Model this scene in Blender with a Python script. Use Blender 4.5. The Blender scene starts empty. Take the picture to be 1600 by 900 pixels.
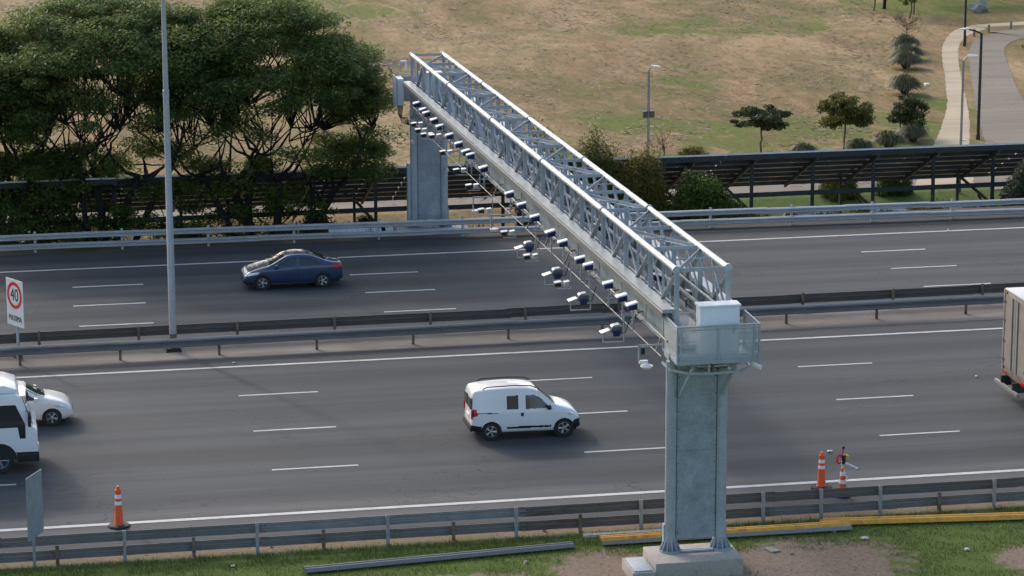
import bpy, bmesh, math, random
import numpy as np
from mathutils import Vector, Matrix, Quaternion

random.seed(7); rng = np.random.default_rng(7)
R = math.radians
scene = bpy.context.scene
COL = scene.collection

# ------------------------------------------------------------------ camera
cam_d = bpy.data.cameras.new('camera'); cam = bpy.data.objects.new('camera', cam_d); COL.objects.link(cam)
cam_d.sensor_width = 36.0; cam_d.lens = 36.0 * 4692 / 1600
cam_d.clip_start = 1.0; cam_d.clip_end = 3000
PITCH, YAW, ROLL = R(13.18), R(-10.79), R(-0.15)
fw = Vector((-math.sin(YAW) * math.cos(PITCH), math.cos(YAW) * math.cos(PITCH), -math.sin(PITCH)))
rt = Vector((math.cos(YAW), math.sin(YAW), 0)); up = rt.cross(fw)
rt2 = rt * math.cos(ROLL) + up * math.sin(ROLL); up2 = -rt * math.sin(ROLL) + up * math.cos(ROLL)
M = Matrix((rt2, up2, -fw)).transposed().to_4x4(); M.translation = (0, 0, 29.68)
cam.matrix_world = M
scene.camera = cam

# ------------------------------------------------------------------ light
SUN_EL = R(30); SH = Vector((0.388, -0.922, 0)).normalized()     # direction in which shadows fall
world = bpy.data.worlds.new('World'); scene.world = world; world.use_nodes = True
wn = world.node_tree.nodes; wl = world.node_tree.links
sky = wn.new('ShaderNodeTexSky'); sky.sky_type = 'NISHITA'; sky.sun_disc = False
sky.sun_elevation = SUN_EL; sky.sun_rotation = math.atan2(-SH.x, -SH.y)
sky.air_density = 1.0; sky.dust_density = 3.2; sky.ozone_density = 1.0
bg = wn['Background']; bg.inputs['Strength'].default_value = 0.15
wl.new(sky.outputs[0], bg.inputs['Color'])
sun_d = bpy.data.lights.new('sun', 'SUN'); sun_d.energy = 0.62; sun_d.angle = R(3.0); sun_d.color = (1.0, 0.97, 0.93)
sun = bpy.data.objects.new('sun', sun_d); COL.objects.link(sun)
sdir = Vector((SH.x * math.cos(SUN_EL), SH.y * math.cos(SUN_EL), -math.sin(SUN_EL)))
sun.rotation_euler = sdir.to_track_quat('-Z', 'Y').to_euler(); sun.location = (0, 100, 60)
vs = scene.view_settings
vs.view_transform = 'Standard'; vs.look = 'None'; vs.exposure = 0.86; vs.gamma = 1.0; vs.use_curve_mapping = False
scene.render.engine = 'CYCLES'

# ------------------------------------------------------------------ materials
class NT:
    def __init__(s, name):
        s.m = bpy.data.materials.new(name); s.m.use_nodes = True
        s.t = s.m.node_tree; s.b = s.t.nodes['Principled BSDF']; s._pos = None
    def n(s, typ, **kw):
        o = s.t.nodes.new(typ)
        for k, v in kw.items(): setattr(o, k, v)
        return o
    def l(s, a, b): s.t.links.new(a, b)
    @property
    def pos(s):
        if s._pos is None: s._pos = s.n('ShaderNodeNewGeometry').outputs['Position']
        return s._pos
    def vec(s, sc=(1, 1, 1), loc=(0, 0, 0), src=None):
        m = s.n('ShaderNodeMapping'); m.inputs['Scale'].default_value = sc; m.inputs['Location'].default_value = loc
        s.l(src or s.pos, m.inputs['Vector']); return m.outputs[0]
    def noise(s, scale=1.0, detail=4, rough=.6, sc=(1, 1, 1), loc=(0, 0, 0), dist=0.0, src=None):
        x = s.n('ShaderNodeTexNoise'); x.inputs['Scale'].default_value = scale
        x.inputs['Detail'].default_value = detail; x.inputs['Roughness'].default_value = rough
        x.inputs['Distortion'].default_value = dist
        s.l(s.vec(sc, loc, src), x.inputs['Vector']); return x.outputs['Fac']
    def ramp(s, fac, a, b, ca=0.0, cb=1.0):
        r = s.n('ShaderNodeMapRange'); r.clamp = True
        s.l(fac, r.inputs[0]); r.inputs[1].default_value = a; r.inputs[2].default_value = b
        r.inputs[3].default_value = ca; r.inputs[4].default_value = cb; return r.outputs[0]
    def mix(s, fac, a, b, mode='MIX'):
        x = s.n('ShaderNodeMix', data_type='RGBA', blend_type=mode)
        for sock, v in ((x.inputs[0], fac), (x.inputs[6], a), (x.inputs[7], b)):
            if hasattr(v, 'is_linked'): s.l(v, sock)
            elif isinstance(v, (int, float)): sock.default_value = v
            else: sock.default_value = (*v, 1)
        return x.outputs[2]
    def math(s, op, a, b=0.0):
        x = s.n('ShaderNodeMath', operation=op)
        for sock, v in ((x.inputs[0], a), (x.inputs[1], b)):
            if hasattr(v, 'is_linked'): s.l(v, sock)
            else: sock.default_value = v
        return x.outputs[0]
    _warp = None
    def ellipse(s, cx, cy, rx, ry, soft=.5):
        g = s.n('ShaderNodeVectorMath', operation='LENGTH')
        s.l(s.vec((1 / rx, 1 / ry, 0), (-cx / rx, -cy / ry, 0), s._warp), g.inputs[0])
        return s.ramp(g.outputs['Value'], 1 - soft, 1 + soft, 1, 0)
    def sep(s, axis):
        x = s.n('ShaderNodeSeparateXYZ'); s.l(s.pos, x.inputs[0]); return x.outputs[axis]
    def bump(s, fac, strength=.3, dist=.02):
        b = s.n('ShaderNodeBump'); b.inputs['Strength'].default_value = strength; b.inputs['Distance'].default_value = dist
        s.l(fac, b.inputs['Height']); s.l(b.outputs[0], s.b.inputs['Normal'])
    def color(s, c):
        if hasattr(c, 'is_linked'): s.l(c, s.b.inputs['Base Color'])
        else: s.b.inputs['Base Color'].default_value = (*c, 1)
    def set(s, rough=.6, metal=0.0, spec=.5, coat=0.0):
        s.b.inputs['Roughness'].default_value = rough; s.b.inputs['Metallic'].default_value = metal
        s.b.inputs['Specular IOR Level'].default_value = spec; s.b.inputs['Coat Weight'].default_value = coat
        return s

MT = {}
def simple(name, c, rough=.6, metal=0.0, var=.15, scale=6.0, spec=.4, coat=0.0, dirt=None, src_obj=False):
    k = NT(name); k.set(rough, metal, spec, coat)
    f = k.noise(scale, 5, .65)
    lo = tuple(v * (1 - var) for v in c); hi = tuple(min(1, v * (1 + var)) for v in c)
    col = k.mix(k.ramp(f, .3, .7), lo, hi)
    if dirt:
        g = k.noise(1.7, 6, .7, loc=(3, 5, 1)); col = k.mix(k.ramp(g, .52, .72, 0, dirt[1]), col, dirt[0])
    k.color(col); MT[name] = k.m; return k.m

def asphalt(name, base, streak=.25, ys=None, lane=None):
    k = NT(name); k.set(.85, 0, .3)
    fine = k.noise(14, 4, .8); big = k.noise(.16, 4, .6, (.35, 1, 1)); st = k.noise(1.0, 5, .65, (.03, 1.3, 1)); st2 = k.noise(1.0, 4, .7, (.015, 4.5, 1), (9, 3, 0))
    c = k.mix(k.ramp(fine, .25, .75), tuple(v * .86 for v in base), tuple(v * 1.14 for v in base))
    c = k.mix(k.ramp(big, .38, .62, 0, .95), c, tuple(v * f for v, f in zip(base, (1.24, 1.24, 1.23))))
    c = k.mix(k.ramp(st, .45, .7, 0, streak), c, tuple(v * .55 for v in base))
    c = k.mix(k.ramp(st2, .52, .72, 0, streak * .9), c, tuple(v * 1.5 for v in base))
    if ys:
        s = k.sep('Y')
        for (y0, y1, col, amt) in ys:
            nse = k.noise(.7, 5, .7, (.25, 1, 1), (y0, 0, 0))
            yy = k.math('ADD', s, k.ramp(nse, .2, .8, -.35, .35))
            m = k.math('MULTIPLY', k.ramp(yy, y0 - .3, y0 + .3), k.ramp(yy, y1 - .3, y1 + .3, 1, 0))
            c = k.mix(k.math('MULTIPLY', m, amt), c, col)
    if lane:   # worn wheel tracks and an oily strip along each lane
        y0, wl_ = lane; yy = k.math('ADD', k.sep('Y'), k.ramp(k.noise(.5, 4, .6, (.12, 1, 1), (8, 1, 0)), .2, .8, -.5, .5))
        for per, amt, ph in ((wl_, .8, .5), (wl_ / 2, .5, .5)):
            cs = k.math('COSINE', k.math('MULTIPLY', k.math('SUBTRACT', yy, y0 + wl_ * ph), 2 * math.pi / per))
            md = k.ramp(k.noise(.35, 5, .65, (.10, 1, 1), (per, 5, 0)), .35, .65, .15, 1)
            c = k.mix(k.math('MULTIPLY', k.math('MULTIPLY', k.ramp(cs, -.2, 1), md), amt), c, tuple(v * .58 for v in base))
    cr = k.n('ShaderNodeTexVoronoi', feature='DISTANCE_TO_EDGE'); cr.inputs['Scale'].default_value = .16
    wob = k.n('ShaderNodeMix', data_type='RGBA'); wob.inputs[0].default_value = .06; nz = k.n('ShaderNodeTexNoise'); nz.inputs['Scale'].default_value = 1.4; nz.inputs['Detail'].default_value = 6; k.l(k.pos, nz.inputs['Vector']); k.l(k.vec((1, 1.6, 1)), wob.inputs[6]); sc_ = k.n('ShaderNodeVectorMath', operation='SCALE'); sc_.inputs['Scale'].default_value = 60; k.l(nz.outputs['Color'], sc_.inputs[0]); k.l(sc_.outputs[0], wob.inputs[7]); k.l(wob.outputs[2], cr.inputs['Vector'])
    c = k.mix(k.math('MULTIPLY', k.ramp(cr.outputs['Distance'], 0, .009, 1, 0), k.ramp(k.noise(.11, 3, .5, loc=(5, 8, 0)), .46, .56, 0, .8)), c, tuple(v * .35 for v in base))
    sp = k.noise(6, 2, .5, loc=(1, 2, 3)); c = k.mix(k.ramp(sp, .72, .76, 0, .4), c, tuple(v * 2.4 for v in base))
    k.color(c); k.bump(fine, .25, .01); MT[name] = k.m; return k.m

asphalt('asphalt_near', (.062, .067, .072), .5, [(91.2, 95.0, (.125, .123, .120), .7), (113.1, 114.9, (.082, .077, .073), .7)], (94.0, 4.84))
asphalt('asphalt_far', (.059, .064, .069), .5, [(118.2, 119.2, (.08, .076, .072), .6), (131.8, 133.9, (.085, .080, .076), .8), (133.9, 136, (.065, .06, .056), .8)], (117.5, 3.6))
asphalt('asphalt_park', (.19, .162, .130), .4)
asphalt('concrete_path', (.40, .325, .225), .35)

k = NT('paint_white'); k.set(.7, 0, .3)
w = k.noise(7, 6, .8, (.6, 1.5, 1)); w2 = k.noise(.8, 5, .75)
k.color(k.mix(k.ramp(w, .52, .74, 0, .8), k.mix(k.ramp(w2, .3, .7), (.46, .455, .43), (.66, .655, .62)), (.16, .155, .15))); MT['paint_white'] = k.m

# near verge: patchy grass and bare earth
k = NT('verge'); k.set(.95, 0, .15)
b = k.noise(.33, 5, .6, (.8, 1, 1), (2, 1, 0)); f = k.noise(6, 6, .75); g2 = k.noise(22, 4, .8); peb = k.noise(30, 2, .5, loc=(4, 4, 0))
earth = k.mix(k.ramp(f, .3, .7), (.165, .118, .085), (.30, .225, .165)); earth = k.mix(k.ramp(peb, .66, .72, 0, .7), earth, (.45, .40, .34))
grass = k.mix(k.ramp(g2, .3, .7), (.055, .088, .016), (.13, .18, .038)); grass = k.mix(k.ramp(f, .55, .75, 0, .6), grass, (.19, .165, .075))
bare = k.ellipse(25.8, 85.6, 3.4, 2.3, .5); bare2 = k.ellipse(19.6, 86.3, 1.7, 1.7, .6); bare3 = k.ellipse(33.5, 84.6, 1.8, 1.6, .6)
bare4 = k.ellipse(13.0, 86.3, 5.0, .55, .7)
bb = k.math('MAXIMUM', k.math('MAXIMUM', bare, bare2), k.math('MAXIMUM', bare3, k.math('MULTIPLY', bare4, .8)))
bb = k.math('ADD', bb, k.math('ADD', k.ramp(b, .3, .7, -.30, .30), k.ramp(k.noise(2.0, 7, .75, loc=(6, 2, 0)), .3, .7, -.38, .38)))
edge = k.ramp(k.math('ADD', k.sep('Y'), k.ramp(k.noise(.8, 5, .7), .2, .8, -.4, .4)), 89.7, 90.6)
k.color(k.mix(k.math('MAXIMUM', k.ramp(bb, .38, .62), edge), grass, earth)); k.bump(f, .8, .06); MT['verge'] = k.m

k = NT('median_dirt'); k.set(.95, 0, .15)
f = k.noise(4, 6, .75, (.4, 1, 1)); g2 = k.noise(16, 4, .8); st = k.noise(.6, 4, .6, (.3, 1, 1))
c = k.mix(k.ramp(g2, .3, .7), (.15, .13, .11), (.25, .22, .19)); c = k.mix(k.ramp(st, .5, .7, 0, .6), c, (.34, .31, .27)); c = k.mix(k.ramp(f, .58, .75, 0, .8), c, (.085, .075, .065))
k.color(c); k.bump(f, .5, .03); MT['median_dirt'] = k.m

k = NT('far_verge'); k.set(.95, 0, .15)
f = k.noise(2.2, 6, .75, (.5, 1, 1)); g2 = k.noise(9, 4, .8); b = k.noise(.35, 3, .5, (.6, 1, 1), (7, 1, 0))
c = k.mix(k.ramp(g2, .3, .7), (.11, .085, .065), (.21, .165, .125)); c = k.mix(k.ramp(b, .5, .62), c, k.mix(k.ramp(g2, .3, .7), (.05, .08, .02), (.11, .12, .045)))
c = k.mix(k.ramp(f, .6, .75, 0, .7), c, (.06, .05, .04)); k.color(c); MT['far_verge'] = k.m

# park field: dry grass with greener patches
k = NT('dry_grass'); k.set(.95, 0, .1)
big = k.noise(.09, 8, .70, (1, .40, 1), (3, 0, 0), .6); mid = k.noise(.34, 9, .78, (1, .40, 1), dist=.4); fine = k.noise(2.6, 8, .88, (1, .35, 1)); grn = k.noise(.13, 9, .76, (1, .38, 1), (11, 4, 0), .8)
c = k.mix(k.ramp(mid, .3, .7), (.235, .147, .074), (.365, .245, .136))
c = k.mix(k.ramp(big, .44, .60, 0, .85), c, (.44, .32, .175))
c = k.mix(k.ramp(fine, .50, .62, 0, .8), c, (.105, .072, .038)); c = k.mix(k.ramp(k.noise(.9, 8, .82, (1, .35, 1), (2, 9, 0)), .5, .64, 0, .75), c, (.42, .31, .18))
gcol = k.mix(k.ramp(fine, .3, .7), (.085, .115, .022), (.165, .195, .05))
dry_green = k.ramp(grn, .43, .60, 0, .85)
c = k.mix(dry_green, c, k.mix(k.ramp(fine, .3, .7), (.105, .100, .034), (.185, .165, .062)))
nz = k.n('ShaderNodeTexNoise'); nz.inputs['Scale'].default_value = .22; nz.inputs['Detail'].default_value = 7; nz.inputs['Roughness'].default_value = .7; k.l(k.pos, nz.inputs['Vector'])
ma = k.n('ShaderNodeVectorMath', operation='MULTIPLY_ADD'); k.l(nz.outputs['Color'], ma.inputs[0]); ma.inputs[1].default_value = (9, 22, 0); ma.inputs[2].default_value = (-4.5, -11, 0)
ad = k.n('ShaderNodeVectorMath', operation='ADD'); k.l(k.pos, ad.inputs[0]); k.l(ma.outputs[0], ad.inputs[1]); k._warp = ad.outputs[0]
gm = None
for (cx, cy, rx, ry) in ((43.0, 171.5, 4.2, 3.2), (50.8, 168.5, 3.8, 4.5), (39.2, 175.0, 2.8, 2.4), (45.6, 165.5, 5.0, 2.6), (56.5, 168, 2.5, 5.0), (47.0, 186, 3.0, 2.5), (60, 176, 1.6, 5), (54, 212, 9, 4), (74, 219, 8, 5), (26, 226, 8, 6), (33, 164, 4, 3), (47, 160.5, 12, 3)):
    e = k.ellipse(cx, cy, rx, ry, .6); gm = e if gm is None else k.math('MAXIMUM', gm, e)
k._warp = None
gmask = k.ramp(k.math('ADD', gm, k.ramp(mid, .32, .68, -.8, .8)), .35, .85, 0, .9)
c = k.mix(gmask, c, gcol)
near = k.ramp(k.math('ADD', k.sep('Y'), k.ramp(mid, .2, .8, -2, 2)), 150.5, 151.5, 1, 0)
gx = k.ramp(k.sep('X'), 37.5, 40.5); near = k.math('MULTIPLY', near, gx)
c = k.mix(k.math('MULTIPLY', near, .9), c, k.mix(k.ramp(fine, .3, .7), (.05, .09, .018), (.13, .19, .05)))
c = k.mix(k.math('MULTIPLY', k.ellipse(29.0, 199.3, 2.6, 2.2, .4), .8), c, (.10, .085, .075))
c = k.mix(k.math('MULTIPLY', k.ellipse(33.9, 194.8, 1.7, .8, .4), .6), c, (.13, .105, .085))
k.color(c); k.bump(fine, .7, .15); MT['dry_grass'] = k.m

def galv(name, base, rough=.45, metal=.55, spangle=.22, rust=None):
    k = NT(name); k.set(rough, metal, .5)
    v = k.n('ShaderNodeTexVoronoi'); v.inputs['Scale'].default_value = 15; k.l(k.vec(), v.inputs['Vector'])
    f = k.noise(1.6, 5, .7); s = k.noise(5, 5, .7, (1, 1, .25), (5, 2, 1))
    c = k.mix(k.ramp(f, .3, .7), tuple(x * (1 - spangle) for x in base), tuple(min(1, x * (1 + spangle)) for x in base))
    c = k.mix(.4, c, k.mix(k.ramp(v.outputs['Distance'], 0, .6), tuple(x * .7 for x in base), tuple(min(1, x * 1.35) for x in base)))
    c = k.mix(k.ramp(s, .58, .75, 0, .45), c, tuple(x * .6 for x in base))
    if rust: c = k.mix(k.ramp(k.noise(1.1, 6, .7, (.35, 1, 2.5), (4, 4, 4)), rust[0], rust[0] + .14, 0, rust[1]), c, (.10, .05, .028))
    k.color(c); k.l(k.ramp(f, .3, .7, rough - .1, rough + .12), k.b.inputs['Roughness']); MT[name] = k.m; return k.m
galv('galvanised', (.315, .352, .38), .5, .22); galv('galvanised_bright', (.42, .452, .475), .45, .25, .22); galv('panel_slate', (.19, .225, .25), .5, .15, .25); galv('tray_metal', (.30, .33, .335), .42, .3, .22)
galv('galvanised_panel', (.255, .288, .318), .5, .12, .42)
galv('rail_new', (.28, .292, .298), .5, .3, .2); galv('rail_median', (.16, .163, .165), .55, .25, .2); galv('rail_old', (.215, .212, .205), .6, .3, .25, (.64, .4)); galv('rail_rusty', (.165, .15, .137), .65, .2, .2, (.55, .65)); galv('rail_brown', (.12, .108, .098), .7, .2, .2, (.56, .5))
galv('rail_far', (.40, .41, .415), .5, .25, .2)
galv('post_rail', (.13, .14, .147), .5, .3, .2); galv('post_rusty', (.17, .14, .11), .75, .2, .25, (.45, .8))
galv('pole_grey', (.33, .36, .385), .5, .4, .15, (.68, .6))
simple('rail_yellow', (.68, .34, .04), .5, 0, .15, 5, dirt=((.20, .13, .06), .7))
simple('concrete', (.36, .33, .29), .85, 0, .15, 9, dirt=((.20, .17, .14), .6)); simple('concrete_pale', (.50, .45, .38), .85, 0, .12, 6, dirt=((.33, .28, .22), .6))
simple('cone_orange', (.80, .11, .025), .5, 0, .12, 9); simple('rubber', (.025, .025, .027), .75, 0, .2, 8)
simple('reflective_white', (.75, .75, .74), .45, 0, .08, 12)
simple('dark_steel', (.035, .042, .045), .55, .2, .25, 4); simple('panel_back', (.80, .74, .66), .6, 0, .2, 2.5); simple('panel_edge', (.55, .56, .57), .4, .5, .1)
simple('sign_white', (.72, .72, .70), .5, 0, .05, 5, dirt=((.5, .48, .44), .4)); simple('sign_red', (.60, .03, .035), .5, 0, .05); simple('sign_black', (.015, .015, .017), .5, 0, .05)
simple('sign_back', (.28, .34, .38), .5, .4, .12, 3, dirt=((.18, .20, .21), .5))
simple('cabinet_white', (.76, .78, .80), .45, 0, .04, 3, dirt=((.55, .56, .56), .3))
simple('camera_blue', (.012, .018, .10), .4, 0, .1); simple('camera_white', (.80, .81, .82), .35, 0, .05); simple('black_plastic', (.02, .02, .022), .45, 0, .1)
simple('lamp_dark', (.030, .034, .038), .5, .3, .15); simple('lamp_grey', (.13, .15, .165), .5, .4, .1); simple('lamp_head', (.50, .52, .53), .45, .3, .1)
simple('paint_car_white', (.78, .79, .79), .3, 0, .02, 2, .5, .6); simple('paint_car_cream', (.74, .73, .67), .3, 0, .02, 2, .5, .6)
simple('paint_car_blue', (.032, .058, .118), .28, .35, .06, 2, .5, .8); simple('paint_car_silver', (.50, .52, .53), .3, .5, .05, 2, .5, .7); simple('paint_car_dark', (.06, .065, .07), .3, .3, .05, 2, .5, .7)
simple('trim_black', (.018, .018, .019), .6, 0, .1); simple('tail_red', (.50, .012, .015), .25, 0, .05, spec=.6); simple('head_clear', (.70, .74, .76), .12, .3, .05, spec=.8)
simple('rim_silver', (.45, .46, .47), .35, .7, .1); simple('truck_beige', (.265, .245, .215), .6, 0, .12, 2, dirt=((.24, .17, .11), .7)); simple('truck_roof', (.58, .59, .58), .5, 0, .06, 2)
simple('orange_plastic', (.60, .18, .06), .5); simple('cable', (.02, .02, .02), .6)
simple('bark', (.018, .016, .014), .95, 0, .35, 7); simple('bark_brown', (.13, .085, .055), .95, 0, .3, 7); simple('twig_red', (.13, .055, .035), .9, 0, .3)
simple('pebble', (.30, .25, .20), .9, 0, .4, 3); simple('rust_bag', (.52, .52, .50), .6, 0, .1); simple('wood_grey', (.26, .24, .22), .9, 0, .2); simple('sheet_white', (.80, .82, .84), .45, 0, .05)
simple('yellow_plastic', (.55, .36, .03), .5); simple('rock', (.26, .26, .24), .9, 0, .2, 2); simple('wall_wood', (.22, .19, .16), .9, 0, .25, 3)

k = NT('glass_dark'); k.set(.08, 0, .7); k.color((.020, .026, .029)); MT['glass_dark'] = k.m
k = NT('glass_screen'); k.set(.05, 0, .8); k.color((.035, .055, .055)); MT['glass_screen'] = k.m
# perforated mesh of the platform guard: partly see-through metal screen
k = NT('mesh_screen'); k.set(.6, .1, .4); k.color((.50, .545, .57))
wv = k.n('ShaderNodeTexVoronoi'); wv.inputs['Scale'].default_value = 70; k.l(k.vec(), wv.inputs['Vector'])
k.l(k.ramp(wv.outputs['Distance'], .28, .34, .10, .40), k.b.inputs['Alpha']); MT['mesh_screen'] = k.m

def leafmat(name, cols, trans=.3):
    k = NT(name); k.set(.55, 0, .35)
    g = k.n('ShaderNodeNewGeometry'); cr = k.n('ShaderNodeValToRGB')
    el = cr.color_ramp.elements
    while len(el) < len(cols): el.new(.5)
    for i, c in enumerate(cols): el[i].position = i / (len(cols) - 1); el[i].color = (*c, 1)
    k.l(g.outputs['Random Per Island'], cr.inputs[0])
    big = k.noise(.5, 3, .5); c = k.mix(k.ramp(big, .35, .65, 0, .6), cr.outputs[0], tuple(x * .8 for x in cols[0]))
    k.color(c)
    tr = k.n('ShaderNodeBsdfTranslucent'); k.l(c, tr.inputs[0]); mx = k.n('ShaderNodeMixShader'); mx.inputs[0].default_value = trans
    out = k.t.nodes['Material Output']; k.l(k.b.outputs[0], mx.inputs[1]); k.l(tr.outputs[0], mx.inputs[2]); k.l(mx.outputs[0], out.inputs[0])
    MT[name] = k.m; return k.m
leafmat('leaf_big', [(.094, .150, .050), (.130, .190, .054), (.185, .235, .054), (.29, .315, .055)], .5)
leafmat('leaf_olive', [(.07, .085, .018), (.11, .125, .024), (.16, .155, .034), (.21, .15, .036)])
leafmat('leaf_green', [(.07, .11, .018), (.11, .165, .028), (.16, .215, .04)])
leafmat('leaf_dark', [(.040, .058, .020), (.065, .085, .026), (.095, .11, .036)])
leafmat('leaf_yellow', [(.11, .13, .018), (.19, .20, .028), (.28, .26, .04)])
leafmat('leaf_rust', [(.12, .12, .028), (.18, .155, .034), (.25, .17, .038)])
leafmat('blade_grass', [(.075, .120, .020), (.115, .165, .030), (.20, .19, .075)])
leafmat('blade_dry', [(.20, .135, .066), (.28, .195, .100), (.34, .25, .140), (.21, .19, .075)], .3)
leafmat('pampas', [(.085, .095, .040), (.125, .13, .058), (.19, .175, .095)])
leafmat('leaf_silver', [(.06, .075, .04), (.09, .105, .06), (.13, .14, .085)])

# ------------------------------------------------------------------ geometry helpers
class MB:
    def __init__(s): s.v = []; s.f = []
    def add(s, vs, fs):
        o = len(s.v); s.v += [tuple(v) for v in vs]; s.f += [tuple(i + o for i in f) for f in fs]; return s
    def box(s, x0, x1, y0, y1, z0, z1):
        return s.add([(x0, y0, z0), (x1, y0, z0), (x1, y1, z0), (x0, y1, z0), (x0, y0, z1), (x1, y0, z1), (x1, y1, z1), (x0, y1, z1)],
                     [(3, 2, 1, 0), (4, 5, 6, 7), (0, 1, 5, 4), (1, 2, 6, 5), (2, 3, 7, 6), (3, 0, 4, 7)])
    def tube(s, p0, p1, r0, r1=None, n=10, cap=True):
        r1 = r0 if r1 is None else r1
        p0 = Vector(p0); p1 = Vector(p1); d = (p1 - p0).normalized()
        a = d.orthogonal().normalized(); b = d.cross(a)
        vs = []
        for p, r in ((p0, r0), (p1, r1)):
            for i in range(n):
                t = 2 * math.pi * i / n; vs.append(p + a * (r * math.cos(t)) + b * (r * math.sin(t)))
        fs = [(i, (i + 1) % n, n + (i + 1) % n, n + i) for i in range(n)]
        if cap: fs += [tuple(range(n - 1, -1, -1)), tuple(range(n, 2 * n))]
        return s.add(vs, fs)
    def path(s, pts, r, n=6):
        rs = r if isinstance(r, (list, tuple)) else [r] * len(pts)
        pts = [Vector(p) for p in pts]; vs = []; ref = None
        for i, p in enumerate(pts):
            d = (pts[min(i + 1, len(pts) - 1)] - pts[max(i - 1, 0)]).normalized()
            if ref is None: ref = d.orthogonal().normalized()
            a = (ref - d * ref.dot(d)).normalized(); ref = a; b = d.cross(a)
            for k_ in range(n):
                t = 2 * math.pi * k_ / n; vs.append(p + a * (rs[i] * math.cos(t)) + b * (rs[i] * math.sin(t)))
        fs = []
        for i in range(len(pts) - 1):
            for k_ in range(n): fs.append((i * n + k_, i * n + (k_ + 1) % n, (i + 1) * n + (k_ + 1) % n, (i + 1) * n + k_))
        fs += [tuple(range(n - 1, -1, -1)), tuple(range((len(pts) - 1) * n, len(pts) * n))]
        return s.add(vs, fs)
    def lathe(s, prof, c=(0, 0, 0), n=24):
        vs = []; m = len(prof)
        for (r, z) in prof:
            for i in range(n):
                t = 2 * math.pi * i / n; vs.append((c[0] + r * math.cos(t), c[1] + r * math.sin(t), c[2] + z))
        fs = [(j * n + i, j * n + (i + 1) % n, (j + 1) * n + (i + 1) % n, (j + 1) * n + i) for j in range(m - 1) for i in range(n)]
        fs += [tuple(range(n - 1, -1, -1)), tuple(range((m - 1) * n, m * n))]
        return s.add(vs, fs)
    def prism(s, poly, h0, h1, axis='Z'):
        n = len(poly); f = {'Z': lambda p, h: (p[0], p[1], h), 'Y': lambda p, h: (p[0], h, p[1]), 'X': lambda p, h: (h, p[0], p[1])}[axis]
        return s.add([f(p, h0) for p in poly] + [f(p, h1) for p in poly],
                     [tuple(range(n - 1, -1, -1)), tuple(range(n, 2 * n))] + [(i, (i + 1) % n, n + (i + 1) % n, n + i) for i in range(n)])
    def mesh(s, name, mat, smooth=True, bevel=0.0):
        me = bpy.data.meshes.new(name); me.from_pydata(s.v, [], s.f)
        bm = bmesh.new(); bm.from_mesh(me); bmesh.ops.recalc_face_normals(bm, faces=bm.faces)
        if bevel: bmesh.ops.bevel(bm, geom=[e for e in bm.edges if len(e.link_faces) == 2 and e.calc_face_angle(0) > .6], offset=bevel, segments=2, affect='EDGES', profile=.6)
        bm.to_mesh(me); bm.free()
        if mat: me.materials.append(MT[mat] if isinstance(mat, str) else mat)
        if smooth: me.shade_smooth(); me.set_sharp_from_angle(angle=R(38))
        return me

def thing(name, label, cat, loc=(0, 0, 0), rotz=0.0, group=None):
    o = bpy.data.objects.new(name, None); COL.objects.link(o); o.empty_display_size = .3
    o.location = loc; o.rotation_euler = (0, 0, rotz); o['label'] = label; o['category'] = cat
    if group: o['group'] = group
    return o
def part(name, mb, mat, parent, world=False, smooth=True, bevel=0.0, label=None):
    me = mb.mesh(name, mat, smooth, bevel) if isinstance(mb, MB) else mb
    o = bpy.data.objects.new(name, me); COL.objects.link(o); o.parent = parent
    if world:
        p = parent
        while p: o.location = o.location - p.location; p = p.parent
    if label: o['label'] = label
    return o
def solo(name, mb, mat, label, cat, group=None, loc=None, smooth=True, bevel=0.0):
    me = mb.mesh(name, mat, smooth, bevel) if isinstance(mb, MB) else mb
    o = bpy.data.objects.new(name, me); COL.objects.link(o); o['label'] = label; o['category'] = cat
    if loc: o.location = loc
    if group: o['group'] = group
    return o
def struct(name, mb, mat, kind='structure', parent=None, smooth=False):
    me = mb.mesh(name, mat, smooth) if isinstance(mb, MB) else mb
    o = bpy.data.objects.new(name, me); COL.objects.link(o)
    if parent: o.parent = parent
    else: o['kind'] = kind
    return o
_unit = {}
def unit(kind, mat):
    key = (kind, mat)
    if key not in _unit:
        b = MB()
        if kind == 'bar': b.box(-.5, .5, -.5, .5, -.5, .5)
        elif kind == 'tube': b.tube((0, 0, -.5), (0, 0, .5), .5, n=12)
        elif kind == 'angle':   # L-section
            b.prism([(-.5, -.5), (.5, -.5), (.5, -.36), (-.36, -.36), (-.36, .5), (-.5, .5)], -.5, .5)
        _unit[key] = b.mesh(kind + '_' + mat, mat)
    return _unit[key]
def member(name, kind, mat, p0, p1, w, h, parent, off=(0, 0, 0), upv=(0, 0, 1)):
    p0 = Vector(p0); p1 = Vector(p1); d = p1 - p0; L = d.length; d.normalize()
    u = Vector(upv)
    if abs(d.dot(u)) > .98: u = Vector((0, 1, 0))
    x = u.cross(d).normalized(); y = d.cross(x)
    m = Matrix((x, y, d)).transposed().to_4x4()
    m = Matrix.Translation((p0 + p1) / 2 - Vector(off)) @ m @ Matrix.Diagonal((w, h, L, 1))
    o = bpy.data.objects.new(name, unit(kind, mat)); COL.objects.link(o); o.parent = parent; o.matrix_local = m
    return o
def copy_tree(o, parent=None):
    c = o.copy(); COL.objects.link(c)
    if parent: c.parent = parent; c.matrix_parent_inverse = o.matrix_parent_inverse
    for ch in list(o.children): copy_tree(ch, c)
    return c
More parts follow.
